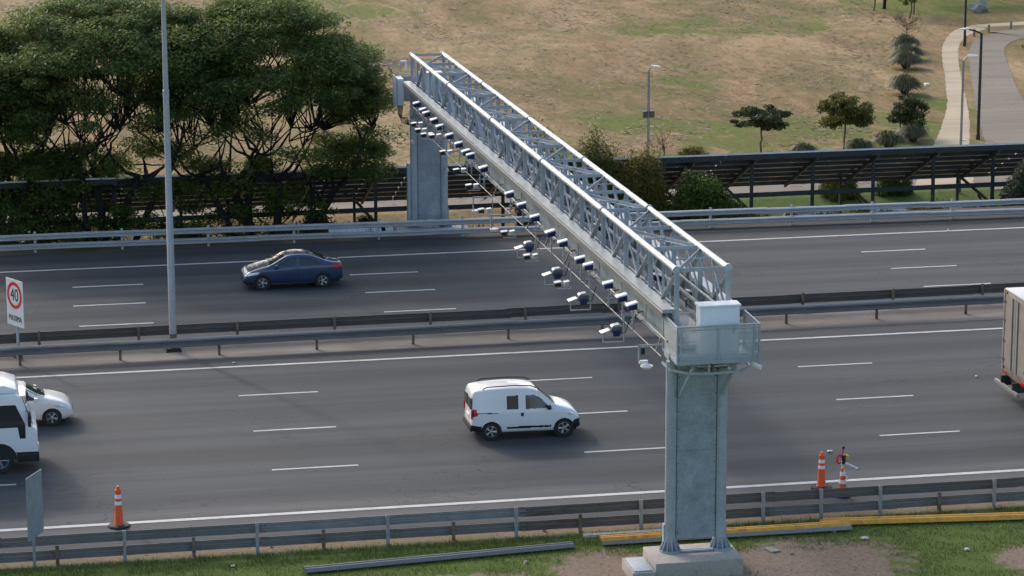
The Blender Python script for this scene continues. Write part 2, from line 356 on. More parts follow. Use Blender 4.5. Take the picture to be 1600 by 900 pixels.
def quads(name, V, mat, kind=None):
    """V: (n,4,3) array of quads -> mesh"""
    n = len(V); me = bpy.data.meshes.new(name)
    me.vertices.add(4 * n); me.vertices.foreach_set('co', V.reshape(-1).astype(np.float32))
    me.loops.add(4 * n); me.loops.foreach_set('vertex_index', np.arange(4 * n, dtype=np.int32))
    me.polygons.add(n); me.polygons.foreach_set('loop_start', np.arange(0, 4 * n, 4, dtype=np.int32))
    me.update(calc_edges=True); me.materials.append(MT[mat]); return me
def sheet(name, x0, x1, prof, mat, nx=1, kind='structure'):
    """prof: list of (y,z)"""
    b = MB(); xs = [x0 + (x1 - x0) * i / nx for i in range(nx + 1)]
    vs = [(x, y, z) for x in xs for (y, z) in prof]; m = len(prof)
    fs = [(i * m + j, (i + 1) * m + j, (i + 1) * m + j + 1, i * m + j + 1) for i in range(nx) for j in range(m - 1)]
    b.add(vs, fs); o = struct(name, b, mat, kind); return o
ORD = ['first', 'second', 'third', 'fourth', 'fifth', 'sixth', 'seventh', 'eighth', 'ninth', 'tenth', 'eleventh', 'twelfth', 'thirteenth', 'fourteenth', 'fifteenth', 'sixteenth', 'seventeenth', 'eighteenth', 'nineteenth', 'twentieth']

GL = -2.25    # lower strip of car park right behind the embankment
GZ = -1.8      # level of the park behind the highway embankment
# ------------------------------------------------------------------ setting
sheet('ground', -500, 700, [(-150, -.03), (136.6, -.03), (139.8, GL), (146.6, GL), (149.6, GZ), (150, GZ), (900, GZ)], 'dry_grass')
sheet('verge', -60, 120, [(20, .0), (91.3, .0)], 'verge')
road_n = sheet('near_carriageway', -80, 140, [(91.25, .012), (102.5, .016), (114.9, .012)], 'asphalt_near')
sheet('median_strip', -80, 140, [(114.85, .004), (118.3, .004)], 'median_dirt')
road_f = sheet('far_carriageway', -80, 140, [(118.2, .012), (126, .016), (134.4, .012), (135.4, .006)], 'asphalt_far')
sheet('embankment', -80, 140, [(135.2, .0), (137.0, -.012), (139.82, GL + .006), (141.0, GL + .008)], 'far_verge')

def ribbon(name, L, Rr, z, mat, thick=.03):
    def smooth_(P):
        out = []
        for i in range(len(P) - 1):
            p0 = P[max(i - 1, 0)]; p1 = P[i]; p2 = P[i + 1]; p3 = P[min(i + 2, len(P) - 1)]
            for t in (0, .25, .5, .75):
                out.append(tuple(.5 * (2 * b + (c - a) * t + (2 * a - 5 * b + 4 * c - d) * t * t + (3 * b - a - 3 * c + d) * t ** 3) for a, b, c, d in zip(p0, p1, p2, p3)))
        return out + [P[-1]]
    def ragged(P):
        out = []
        for a_, b_ in zip(P[:-1], P[1:]):
            for i_ in range(6): t_ = i_ / 6; out.append((a_[0] + (b_[0] - a_[0]) * t_ + random.uniform(-.05, .05), a_[1] + (b_[1] - a_[1]) * t_))
        return out + [P[-1]]
    A = ragged(smooth_(L)); B_ = ragged(smooth_(Rr)); n = min(len(A), len(B_)); A = A[:n]; B_ = B_[:n]
    b = MB(); vs = [(*p, z) for p in A] + [(*p, z) for p in B_]; fs = [(i, i + 1, n + i + 1, n + i) for i in range(n - 1)]
    return struct(name, b.add(vs, fs), mat)
ribbon('footpath', [(50.5, 150.5), (55.07, 161.12), (57.96, 167.93), (61.28, 176.5), (65.2, 188.62), (67.8, 196.69), (70.75, 203.81), (73.34, 207.51), (78.36, 209.15), (110, 214)],
       [(53.9, 150.5), (57.68, 162.02), (60.36, 169.67), (63.17, 178.56), (66.23, 188.4), (69.41, 197.86), (71.65, 202.66), (74.27, 206.0), (77.78, 207.58), (110, 212)], GZ + .012, 'concrete_path')
ribbon('park_road', [(54.6, 149.5), (58.58, 161.83), (60.92, 169.55), (63.72, 178.45), (67.77, 190.88), (70.15, 197.7), (72.33, 201.89), (74.52, 203.99), (77.1, 205.73), (110, 210)],
       [(56.8, 149.5), (61.3, 161.2), (65.1, 172.4), (67.26, 180.23), (70.29, 190.35), (72.55, 197.2), (74.78, 200.75), (75.88, 201.15), (80, 201.8), (110, 204)], GZ + .020, 'asphalt_park')
sheet('car_park', -60, 56, [(150.6, GZ + .006), (153.9, GZ + .006)], 'asphalt_park')
sheet('pavement', -60, 110, [(140.9, GL + .012), (146.4, GL + .012)], 'concrete_pale')
b = MB(); b.add([(62, 226, GZ + .01), (120, 218, GZ + .01), (120, 235, GZ + .01), (58, 240, GZ + .01)], [(0, 1, 2, 3)]); struct('far_road', b, 'asphalt_park')

# painted markings
def mark(name, x0, x1, y, w, road, z=.022):
    b = MB().box(x0, x1, y - w / 2, y + w / 2, z - .003, z); return struct(name, b, 'paint_white', parent=road)
mark('edge_line', -80, 140, 94.0, .24, road_n); mark('edge_line', -80, 140, 113.35, .19, road_n); mark('edge_line', -80, 140, 131.93, .18, road_f)
for y, xs in ((109.0, (-1.6, 10.3, 20.9, 32.1, 43.6)), (104.05, (-1.7, 10.33, 21.15, 32.15, 43.7)), (99.07, (-1.25, 10.45, 21.45, 32.25, 43.8))):
    for x in xs: mark('lane_dash', x, x + 3.0, y, .13, road_n, .024)
for y, xs in ((128.33, (-7, 5.03, 17.16, 28.9, 40.67, 52.5)), (124.8, (-7, 4.89, 17.35, 29.2, 40.95, 52.8)), (121.15, (-7, 4.96, 17.63, 29.4, 41.25, 53.1))):
    for x in xs: mark('lane_dash', x, x + 3.05, y, .13, road_f, .024)

# ------------------------------------------------------------------ guardrails
def wbeam_mesh(name, L, h, mat, depth=.11, t=.006):
    prof = [(0, 0), (.25, .02), (1, .17), (1, .30), (.15, .46), (.15, .54), (1, .70), (1, .83), (.25, .98), (0, 1)]
    pr = [(a * depth, z * h) for a, z in prof]; n = len(pr); b = MB()
    vs = []
    for x in (0, L):
        for (d, z) in pr: vs.append((x, d, z))
        for (d, z) in pr: vs.append((x, d - t, z))
    fs = []
    N = 2 * n
    for i in range(n - 1):
        fs.append((i, i + 1, N + i + 1, N + i)); fs.append((n + i, N + n + i, N + n + i + 1, n + i + 1))
        fs.append((i, n + i, n + i + 1, i + 1)); fs.append((N + i, N + i + 1, N + n + i + 1, N + n + i))
    fs += [(0, N, N + n, n), (n - 1, 2 * n - 1, N + 2 * n - 1, N + n - 1)]
    b.add(vs, fs); me = b.mesh(name, mat, True); return me
_wb = {}
def wb(L, h, mat):
    key = (round(L, 2), h, mat)
    if key not in _wb: _wb[key] = wbeam_mesh('w_beam_' + mat, L, h, mat)
    return _wb[key]
def post_mesh(h, mat, w=.11, d=.09):
    b = MB(); t = .012   # C-section post
    b.prism([(-w / 2, -d / 2), (w / 2, -d / 2), (w / 2, -d / 2 + t), (-w / 2 + t, -d / 2 + t), (-w / 2 + t, d / 2 - t), (w / 2, d / 2 - t), (w / 2, d / 2), (-w / 2, d / 2)], -.25, h)
    return b.mesh('guardrail_post', mat, False)
_pm = {}
def gpost(root, x, y, h, mat, name='post', z=0):
    key = (h, mat)
    if key not in _pm: _pm[key] = post_mesh(h, mat)
    o = part(name, _pm[key], None, root); o.location = (x - root.location.x, y - root.location.y, z); o.rotation_euler = (0, 0, random.uniform(-.06, .06)); return o
def guardrail(name, label, path, x0, x1, seg, zs, h, face, mats, zoff=0.0):
    """path: y(x); face: +1 lobes point to +Y, -1 to -Y; mats(x, row)->material"""
    root = thing(name, label, 'guardrail', (x0, path(x0), 0))
    n = int(round((x1 - x0) / seg))
    for i in range(n):
        xa = x0 + i * seg; xb = xa + seg
        for rI, z in enumerate(zs):
            o = part('beam', wb(seg + .18, h, mats(xa + seg / 2, rI)), None, root)
            a = math.atan2(path(xb) - path(xa), seg); jz = random.uniform(-.012, .012)
            if face > 0: o.location = (xa - x0, path(xa) - path(x0) + (.004 if i % 2 else 0), z + jz); o.rotation_euler = (0, random.uniform(-.004, .004), a)
            else: o.location = (xb - x0, path(xb) - path(x0) - (.004 if i % 2 else 0), z + jz); o.rotation_euler = (0, random.uniform(-.004, .004), a + math.pi)
    return root
# near roadside: two beams, alternating tall galvanised and short old posts
def nm(x, r):
    if 19.3 < x < 27.0: return 'rail_rusty'
    if 27.0 < x: return 'rail_rusty' if r == 0 else 'rail_old'
    return ('rail_new' if 8.6 < x < 19.4 else 'rail_old') if r == 0 else 'rail_old'
pn = lambda x: 90.28
g1 = guardrail('roadside_guardrail', 'weathered double-beam guardrail with tall grey posts on the near grass verge', pn, -7.4, 50.6, 4.143, (.62, .14), .32, +1, nm)
for x in (-3.45, .70, 4.85, 9.0, 13.15, 17.3, 21.4, 25.47, 27.42, 29.43, 33.34, 37.4, 41.5, 45.6): gpost(g1, x, 90.16, .99, 'rail_new')
for x in (-5.5, -1.38, 2.76, 7.0, 11.1, 15.27, 19.4, 23.4, 31.47, 35.4, 39.5, 43.6): gpost(g1, x, 90.20, .60, 'post_rusty')
# median: near beam
pm = lambda x: 115.35 + (x - 10) * .02
g2 = guardrail('median_guardrail', 'grey single-beam guardrail on the near side of the median, in front of the lamp pole', pm, -5.8, 62.2, 4.0, (.40,), .38, -1, lambda x, r: 'rail_median')
for i in range(-4, 15): gpost(g2, 10.18 + 3.9 * i, pm(10.18 + 3.9 * i) + .07, .70, 'post_rusty')
pf = lambda x: 117.45 + (x - 10) * .012
g3 = guardrail('median_guardrail', 'dark rust-brown single-beam guardrail on the far side of the median', pf, -5.8, 62.2, 4.0, (.40,), .38, +1, lambda x, r: 'rail_brown')
for i in range(-4, 15): gpost(g3, 11.1 + 3.95 * i, pf(11.1 + 3.95 * i) - .07, .84, 'post_rusty')
pr_ = lambda x: 135.75 - max(0, x - 5) * .028
g4 = guardrail('roadside_guardrail', 'silver double-beam guardrail along the far shoulder beneath the trees', pr_, -6, 66, 4.0, (.60, .14), .29, -1, lambda x, r: 'rail_far')
for i in range(18): gpost(g4, -4.2 + 3.95 * i, pr_(-4.2 + 3.95 * i) + .08, .97, 'rail_far')

# loose beams lying on the verge
def lying(name, label, x0, y0, x1, y1, mat, n=1, cap=None):
    L = math.hypot(x1 - x0, y1 - y0); root = thing(name, label, 'beam', (x0, y0, 0), math.atan2(y1 - y0, x1 - x0))
    for i in range(n):
        o = part('beam', wb(L - .15 * i, .34, mat[i % len(mat)]), None, root); o.location = (.1 * (i % 2), .17 + .03 * i, .02 + .05 * i + .05); o.rotation_euler = (R(90 + 6 * (i % 2)), 0, 0)
    return root
lying('loose_rail', 'stack of yellow guardrail beams lying on the ground behind the near gantry column', 19.75, 88.75, 28.0, 88.75, ('rail_old', 'rail_yellow', 'rail_yellow'), 3)
lying('loose_rail', 'long yellow guardrail beam lying in the grass at the right edge', 27.15, 89.35, 39.0, 88.2, ('rail_yellow',), 2)
lying('loose_rail', 'grey guardrail beam lying in the grass left of the gantry column', 10.2, 87.85, 18.85, 88.7, ('rail_median',), 1)

# ------------------------------------------------------------------ gantry
YN, YF = 86.6, 137.4
def ft(y): return (y - YN) / (YF - YN)
def ztop(y): return 9.36 + (8.32 - 9.36) * ft(y)
def xl(y): return 21.60 + (21.45 - 21.60) * ft(y)
def xr(y): return 23.22 + (22.94 - 23.22) * ft(y)
G0 = (22.2, 86.2, 0)
gan = thing('toll_gantry', 'galvanised steel truss gantry spanning the highway on two broad columns', 'gantry', G0)
def gb(name, kind, mat, p0, p1, w, h=None, upv=(0, 0, 1)): return member(name, kind, mat, p0, p1, w, h or w, gan, G0, upv)
NB = 15; ys = [YN + (YF - YN) * i / NB for i in range(NB + 1)]
for X in (xl, xr):
    for i in range(0, NB, 3):
        a, c = ys[i], ys[i + 3]
        gb('top_chord', 'tube', 'galvanised_bright', (X(a), a, ztop(a)), (X(c), c, ztop(c)), .195)
        for yy in (a, c):
            if i and yy == a or True: gb('chord_flange', 'tube', 'galvanised_bright', (X(yy), yy - .05, ztop(yy)), (X(yy), yy + .05, ztop(yy)), .27)
    gb('bottom_chord', 'bar', 'galvanised', (X(YN), YN, ztop(YN) - 2.4), (X(YF), YF, ztop(YF) - 2.4), .20)
for i, y in enumerate(ys):
    for X, sg in ((xl, -1), (xr, 1)):
        gb('truss_post', 'angle', 'galvanised', (X(y), y, ztop(y) - .08), (X(y), y, ztop(y) - 2.35), .16, .16, (0, 1, 0))
        if i < NB:
            y2 = ys[i + 1]; a, c = (y, y2)
            if i >= 9 and i % 2: a, c = (y2, y)
            gb('web_member', 'bar', 'galvanised', (X(y) - .05 * sg, (y + y2) / 2 + .25, ztop((y + y2) / 2) - 1.25), (X(y) - .05 * sg, y2, ztop(y2) - .2), .05)
            gb('truss_diagonal', 'angle', 'galvanised', (X(a) + .03 * sg, a, ztop(a) - .10), (X(c) + .03 * sg, c, ztop(c) - 2.32), .145, .145, (0, 1, 0))
    gb('cross_beam', 'angle', 'galvanised', (xl(y) + .1, y, ztop(y)), (xr(y) - .1, y, ztop(y)), .12)
    gb('floor_beam', 'bar', 'galvanised', (xl(y), y, ztop(y) - 2.42), (xr(y), y, ztop(y) - 2.42), .1)
    if i < NB:
        y2 = ys[i + 1]; ym = (y + y2) / 2
        A, Bq = ((xl, xr) if i % 2 == 0 else (xr, xl))
        gb('wind_brace', 'angle', 'galvanised', (A(y), y + .06, ztop(y) - .03), (Bq(y2), y2 - .06, ztop(y2) - .03), .12)
        gb('cross_beam', 'angle', 'galvanised', (xl(ym) + .1, ym, ztop(ym) - .02), (xr(ym) - .1, ym, ztop(ym) - .02), .055)
        for X, sg in ((xl, -1), (xr, 1)):
            gb('truss_post', 'angle', 'galvanised', (X(ym), ym, ztop(ym) - .08), (X(ym), ym, ztop(ym) - 2.35), .08, .08, (0, 1, 0))
            gb('web_member', 'bar', 'galvanised', (X(y) - .06 * sg, y + .1, ztop(y) - 2.2), (X(ym) - .06 * sg, ym, ztop(ym) - .15), .045)
        # inclined inner bracing
        gb('inner_brace', 'angle', 'galvanised', (xr(ym) - .04, ym, ztop(ym) - .1), (xr(y) - .04, y + .1, ztop(y) - 1.25), .08)
# cable-tray ledges in lids, side plates under them
for X, sg in ((xl, -1), (xr, 1)):
    for i in range(NB):
        a, c = ys[i], ys[i + 1]
        bq = MB(); w0, w1 = (.05 * sg, .42 * sg); d0, d1 = 1.22, 1.34
        vs = []
        for yy in (a + .004, c - .004):
            for (w_, d_) in ((w0, d0), (w1, d0 + .01), (w1, d1), (w0, d1)): vs.append((X(yy) + w_, yy, ztop(yy) - d_))
        bq.add(vs, [(0, 1, 2, 3), (7, 6, 5, 4), (0, 4, 5, 1), (1, 5, 6, 2), (2, 6, 7, 3), (3, 7, 4, 0)])
        part('cable_tray', bq, 'tray_metal', gan, True, False)
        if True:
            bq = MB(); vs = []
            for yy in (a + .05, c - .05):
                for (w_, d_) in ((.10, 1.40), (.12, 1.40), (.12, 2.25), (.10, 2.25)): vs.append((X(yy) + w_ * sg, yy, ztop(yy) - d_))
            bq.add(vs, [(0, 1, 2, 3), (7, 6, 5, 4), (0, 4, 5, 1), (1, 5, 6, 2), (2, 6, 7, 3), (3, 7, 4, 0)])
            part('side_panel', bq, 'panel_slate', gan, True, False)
    gb('tray_lip', 'bar', 'post_rail', (X(YN) + .43 * sg, YN, ztop(YN) - 1.40), (X(YF) + .43 * sg, YF, ztop(YF) - 1.40), .03, .16)
    gb('inner_rail', 'bar', 'galvanised', (X(YN) - .14 * sg, YN, ztop(YN) - 1.30), (X(YF) - .14 * sg, YF, ztop(YF) - 1.30), .05)
    gb('inner_rail', 'bar', 'galvanised', (X(YN) - .14 * sg, YN, ztop(YN) - 1.75), (X(YF) - .14 * sg, YF, ztop(YF) - 1.75), .08)
    # equipment pipes outboard
    xo = .52
    gb('equipment_pipe', 'tube', 'post_rail', (X(YN) + sg * .34, YN - .3, ztop(YN) - 2.15), (X(YF) + sg * .34, YF - 2.5, ztop(YF) - 2.05), .06)
    gb('equipment_pipe', 'tube', 'post_rail', (X(YN) + sg * xo, YN - .3, ztop(YN) - 2.62), (X(YF) + sg * xo, YF - 2.5, ztop(YF) - 2.55), .04)
    for i in range(NB):
        y = ys[i] + .4
        gb('pipe_bracket', 'bar', 'post_rail', (X(y) + sg * .1, y, ztop(y) - 2.1), (X(y) + sg * .34, y, ztop(y) - 2.14), .05)
        gb('pipe_bracket', 'bar', 'post_rail', (X(y) + sg * .34, y, ztop(y) - 2.14), (X(y) + sg * xo, y, ztop(y) - 2.60), .045)
        gb('pipe_bracket', 'bar', 'post_rail', (X(y) + sg * .1, y, ztop(y) - 2.4), (X(y) + sg * xo, y + .5, ztop(y) - 2.60), .04)
# walkway grating
for i in range(NB):
    a, c = ys[i], ys[i + 1]; bq = MB(); vs = []
    for yy in (a + .01, c - .01):
        for (x_, d_) in ((xl(yy) + .3, 2.28), (xr(yy) - .3, 2.28), (xr(yy) - .3, 2.33), (xl(yy) + .3, 2.33)): vs.append((x_, yy, ztop(yy) - d_))
    bq.add(vs, [(0, 1, 2, 3), (7, 6, 5, 4), (0, 4, 5, 1), (1, 5, 6, 2), (2, 6, 7, 3), (3, 7, 4, 0)])
    part('walkway_grating', bq, 'rail_far', gan, True, False)

def column(yc, xa, xb, zb, zt_):
    for x in (xa, xb):
        b = MB(); b.lathe([(.36, 0), (.36, .05), (.175, .051), (.175, zt_ - zb)], (x, yc, zb), 16); part('column_post', b, 'galvanised', gan, True)
        for i in range(12):
            t = 2 * math.pi * i / 12; cx, cy = math.cos(t), math.sin(t); nx, ny = -cy * .012, cx * .012
            b = MB(); vs = []
            for s_ in (-1, 1):
                for (r_, z_) in ((.17, .055), (.34, .055), (.17, .42)): vs.append((x + cx * r_ + nx * s_, yc + cy * r_ + ny * s_, zb + z_))
            b.add(vs, [(0, 1, 2), (5, 4, 3), (0, 3, 4, 1), (1, 4, 5, 2), (2, 5, 3, 0)]); part('gusset', b, 'galvanised', gan, True, False)
        b = MB(); b.box(x - .20, x + .20, yc - .02, yc + .20, zb + .06, zb + .85); part('base_stiffener', b, 'galvanised', gan, True, False)
    zm = (zb + .35 + zt_) / 2
    for (z0, z1) in ((zb + .38, zm - .004), (zm + .004, zt_ - .05)):
        b = MB(); b.box(xa + .14, xb - .14, yc - .05, yc + .05, z0, z1); part('column_panel', b, 'galvanised_panel', gan, True, False)
    for x in (xa + .17, xb - .17):
        b = MB(); b.box(x - .012, x + .012, yc - .058, yc - .052, zb + .38, zt_ - .05); part('panel_seam', b, 'dark_steel', gan, True, False)
        for z in np.arange(zb + .6, zt_ - .2, .55):
            b = MB(); b.tube((x + (.05 if x < (xa + xb) / 2 else -.05), yc - .05, z), (x + (.05 if x < (xa + xb) / 2 else -.05), yc - .065, z), .018, n=6); part('bolt', b, 'dark_steel', gan, True)
    for yy in (-.26, -.13):
        b = MB(); b.box(xa + .28, xb - .28, yc + yy - .03, yc + yy + .03, zb + .02, zb + .07); part('base_tie', b, 'galvanised', gan, True, False)
    b = MB(); b.box(xa - .1, xb + .1, yc - .2, yc + .2, zt_ - .02, zt_ + .06); part('column_cap', b, 'galvanised', gan, True, False)
    for x in (xa, xb):
        b = MB(); b.box(x - .12, x + .12, yc - .12, yc + .5, zt_ + .06, ztop(max(YN, min(YF, yc))) - 2.48); part('truss_saddle', b, 'galvanised', gan, True, False)
column(86.2, 21.38, 22.98, .55, 6.62); column(137.3, 21.48, 22.92, .10, 5.75)
# access ladder side on far column: tall side duct
b = MB(); b.box(21.16, 21.31, 137.2, 137.5, .1, 3.2); part('cable_duct', b, 'galvanised', gan, True, False)
# knee struts
for x in (21.60, 22.90):
    s_ = -1 if x < 22.2 else 1
    gb('knee_strut', 'bar', 'galvanised', (x, 86.0, 5.55), (x + .25 * s_ * (-1 if s_ < 0 else 1), 85.35, 6.6), .09)
# near platform
PX0, PX1, PY0, PY1, PZ0, PZ1 = 21.30, 23.86, 85.2, 86.95, 6.80, 7.90
b = MB(); b.box(PX0, PX1, PY0, PY1, PZ0 - .08, PZ0); part('platform_floor', b, 'galvanised', gan, True, False)
b = MB(); b.box(PX0 + .02, PX1 - .02, PY0 + .03, PY0 + .045, PZ0, PZ0 + .2); b.box(PX0 + .03, PX0 + .045, PY0 + .05, PY1, PZ0, PZ0 + .2); b.box(PX1 - .045, PX1 - .03, PY0 + .05, PY1, PZ0, PZ0 + .2); part('toe_board', b, 'galvanised_bright', gan, True, False)
for (p0, p1) in (((PX0, PY0), (PX1, PY0)), ((PX0, PY0), (PX0, PY1)), ((PX1, PY0), (PX1, PY1))):
    for z in (PZ1, PZ0 + .02, PZ1 - .10): gb('guard_rail_bar', 'bar', 'galvanised', (*p0, z), (*p1, z), .05 if z != PZ1 - .10 else .03)
for (x, y) in ((PX0, PY0), (PX0 + .12, PY0), ((PX0 + PX1) / 2, PY0), (PX1 - .16, PY0), (PX1, PY0), (PX0, PY1), (PX1, PY1)):
    gb('guard_post', 'bar', 'galvanised', (x, y, PZ0 - .04), (x, y, PZ1), .055)
gb('guard_rail_bar', 'bar', 'galvanised', (PX0, PY1, PZ1), (PX0 + .8, PY1, PZ1), .05)
b = MB(); b.box(PX0 + .06, PX0 + .8, PY1 - .012, PY1 - .008, PZ0 + .04, PZ1 - .03); part('guard_mesh', b, 'mesh_screen', gan, True, False)
xm = (PX0 + PX1) / 2
for (x0, x1) in ((PX0 + .15, xm - .03), (xm + .03, PX1 - .19)):
    b = MB(); b.box(x0, x1, PY0 + .004, PY0 + .008, PZ0 + .05, PZ1 - .03); part('guard_mesh', b, 'mesh_screen', gan, True, False)
for x in (PX0, PX1):
    b = MB(); b.box(x - .002, x + .002, PY0 + .04, PY1 - .04, PZ0 + .05, PZ1 - .03); part('guard_mesh', b, 'mesh_screen', gan, True, False)
# cable hoops under the platform
for (z, g_, w_) in ((6.40, 0, .05), (6.60, .10, .035)):
    P_ = [(21.26 + g_, 86.9), (21.28 + g_, 85.95), (21.72 + g_, 85.42 + g_), (22.45, 85.30 + g_), (23.35 - g_, 85.42 + g_), (23.78 - g_, 85.95), (23.78 - g_, 86.9)]
    for a_, b_ in zip(P_[:-1], P_[1:]): gb('support_ring', 'bar', 'galvanised', (*a_, z), (*b_, z), w_, w_ * 1.6)
b = MB(); b.box(21.5, 22.42, 85.95, 86.0, 6.42, 6.72); b.box(22.5, 23.2, 85.95, 86.0, 6.42, 6.72); part('support_plate', b, 'tray_metal', gan, True, False)
b = MB(); b.box(22.43, 22.49, 85.35, 86.1, 6.38, 6.72); part('support_rib', b, 'post_rusty', gan, True, False)
for i in range(7):
    pts = [(21.5 + .12 * i + random.uniform(-.1, .1), 85.6 + random.uniform(-.2, .3), 6.72), (21.9 + .2 * i, 85.4 + random.uniform(-.1, .2), 6.5 + random.uniform(-.08, .05)), (22.0 + .25 * i, 85.7, 6.7)]
    part('cable', MB().path(pts, .012, 5), 'cable', gan, True)
b = MB(); b.tube((23.75, 85.5, 6.55), (23.95, 85.3, 6.5), .07); b.tube((23.7, 85.4, 6.66), (23.7, 85.4, 6.78), .1); part('bullet_lamp', b, 'camera_white', gan, True)
b = MB(); b.box(21.9, 22.05, 86.05, 86.15, 6.62, 6.80); b.box(22.3, 22.36, 85.3, 86.0, 6.45, 6.78); part('floor_support', b, 'galvanised', gan, True, False)
# far end platform screen and boxes
b = MB(); b.box(20.72, 21.1, 137.7, 138.7, 5.9, 7.15); part('end_box', b, 'cabinet_white', gan, True, False)
b = MB(); b.box(21.12, 22.9, 138.2, 138.24, 6.0, 7.2); part('end_screen', b, 'galvanised_panel', gan, True, False)
for (x, y) in ((20.75, 138.7), (20.75, 137.5), (22.9, 138.7)): gb('guard_post', 'bar', 'galvanised', (x, y, 5.8), (x, y, 7.2), .05)
gb('guard_rail_bar', 'bar', 'galvanised', (20.75, 137.5, 7.2), (20.75, 138.7, 7.2), .05); gb('guard_rail_bar', 'bar', 'galvanised', (20.75, 138.7, 7.2), (22.9, 138.7, 7.2), .05)
for i in range(5): part('cable', MB().path([(20.9 + .05 * i, 138, 5.9), (20.85 + .04 * i, 137.9, 5.5 - .05 * i), (21.0 + .06 * i, 137.6, 5.1 + .06 * i), (21.3, 137.4, 5.0)], .02, 5), 'cable', gan, True)
b = MB(); b.tube((20.9, 137.3, 8.02), (21.15, 137.2, 8.05), .07); b.box(21.1, 21.2, 137.25, 137.35, 7.6, 8.05); part('bullet_lamp', b, 'camera_white', gan, True)
for (x, z) in ((21.36, 4.3), (22.98, 2.9)):
    b = MB(); b.tube((x, 137.0, z), (x, 136.75, z), .09); b.box(x - .03, x + .03, 137, 137.2, z - .02, z + .06); part('small_lamp', b, 'lamp_head', gan, True)
# concrete feet
b = MB(); b.box(20.65, 23.42, 85.0, 86.75, -.2, .55); solo('column_footing', b, 'concrete', 'large grey concrete block under the near gantry column', 'footing', bevel=.03)
b = MB(); b.box(20.6, 24.0, 136.6, 138.3, -1.9, .10); solo('column_footing', b, 'concrete_pale', 'pale concrete block under the far gantry column behind the guardrail', 'footing', bevel=.03)
t = thing('cable_pit', 'low concrete cable box with steel lid beside the near column footing', 'pit', (20.27, 85.75, 0))
part('box', MB().box(-.36, .36, -.85, .68, -.2, .33), 'concrete', t, bevel=.02); part('lid', MB().box(-.29, .29, -.76, .58, .33, .37), 'galvanised', t, bevel=.01)
# white control cabinet on the platform
t = thing('control_cabinet', 'white equipment cabinet standing on the near gantry platform', 'cabinet', (22.72, 85.85, 6.8))
part('body', MB().box(-.62, .62, -.25, .25, .08, 1.58), 'cabinet_white', t, bevel=.012); part('plinth', MB().box(-.58, .58, -.22, .22, 0, .08), 'galvanised', t)
part('roof', MB().box(-.66, .66, -.29, .29, 1.58, 1.65), 'cabinet_white', t, bevel=.015); part('door', MB().box(-.55, .55, -.264, -.25, .14, 1.52), 'cabinet_white', t, bevel=.005)
part('handle', MB().box(.42, .46, -.285, -.264, .75, .95), 'black_plastic', t)
t = thing('control_cabinet', 'white equipment cabinet inside the far end of the gantry truss', 'cabinet', (22.2, 136.6, ztop(136.6) - 2.27))
part('body', MB().box(-.5, .5, -.25, .25, 0, 1.5), 'cabinet_white', t, bevel=.012); part('roof', MB().box(-.54, .54, -.29, .29, 1.5, 1.56), 'cabinet_white', t, bevel=.01)

# roadside camera heads on the pipes
def make_head():
    r = thing('toll_camera', 'x', 'camera')
    part('bracket', MB().box(-.025, .025, -.025, .025, -.80, .0).box(-.08, .08, -.03, .03, -.42, -.38), 'galvanised', r)
    b = MB(); b.add([(-.20, -.16, -.02), (.14, -.16, .02), (.14, .16, .02), (-.20, .16, -.02), (-.20, -.16, .16), (.14, -.16, .24), (.14, .16, .24), (-.20, .16, .16)], [(3, 2, 1, 0), (4, 5, 6, 7), (0, 1, 5, 4), (1, 2, 6, 5), (2, 3, 7, 6), (3, 0, 4, 7)]); part('housing', b, 'camera_blue', r, bevel=.02)
    b = MB(); b.add([(-.27, -.19, .155), (.18, -.19, .255), (.18, .19, .255), (-.27, .19, .155), (-.25, -.17, .215), (.16, -.17, .315), (.16, .17, .315), (-.25, .17, .215)], [(3, 2, 1, 0), (4, 5, 6, 7), (0, 1, 5, 4), (1, 2, 6, 5), (2, 3, 7, 6), (3, 0, 4, 7)]); part('cover', b, 'camera_white', r, bevel=.02)
    part('connector', MB().tube((.1, -.05, .02), (.24, -.05, -.06), .03).tube((.1, .05, .02), (.24, .05, -.06), .03), 'lamp_head', r)
    part('cable', MB().path([(.22, .05, -.05), (.25, .07, -.2), (.1, .1, -.34), (.0, .12, -.42)], .015, 5), 'cable', r)
    return r
heads = [132.72, 130.91, 130.01, 127.92, 126.39, 123.92, 121.61, 119.84, 118.79, 115.86, 110.27, 107.84, 105.33, 102.53, 100.35, 97.47, 96.14, 93.09, 91.13, 89.68]
proto = make_head()
head_z = [6.81, 6.83, 6.83, 6.88, 6.86, 6.91, 6.96, 6.96, 7.0, 7.02, 7.08, 7.13, 7.18, 7.2, 7.3, 7.34, 7.41, 7.47, 7.49, 7.56]
for i, y in enumerate(heads):
    o = proto if i == 0 else copy_tree(proto)
    o.location = (20.97, y, head_z[i] - .13); o.scale = (.84, .84, .84); o.rotation_euler = (0, 0, random.uniform(-.12, .12))
    o['label'] = '%s blue camera with white cover from the far column, on the left gantry pipe' % ORD[i]; o['group'] = 'cameras along the left side of the gantry'
for i, y in enumerate(reversed([88.6, 91.4, 94.2, 97.0, 99.9, 103.2, 106.8, 110.5, 114.5, 119, 123.5, 128])):
    o = copy_tree(proto); o.location = (xr(y) + .10 if i % 3 else xr(y) - .35, y, ztop(y) - 1.95); o.rotation_euler = (0, 0, math.pi + random.uniform(-.15, .15))
    o['label'] = '%s blue camera from the far column, half hidden behind the truss on its right side' % ORD[i]; o['group'] = 'cameras along the right side of the gantry'
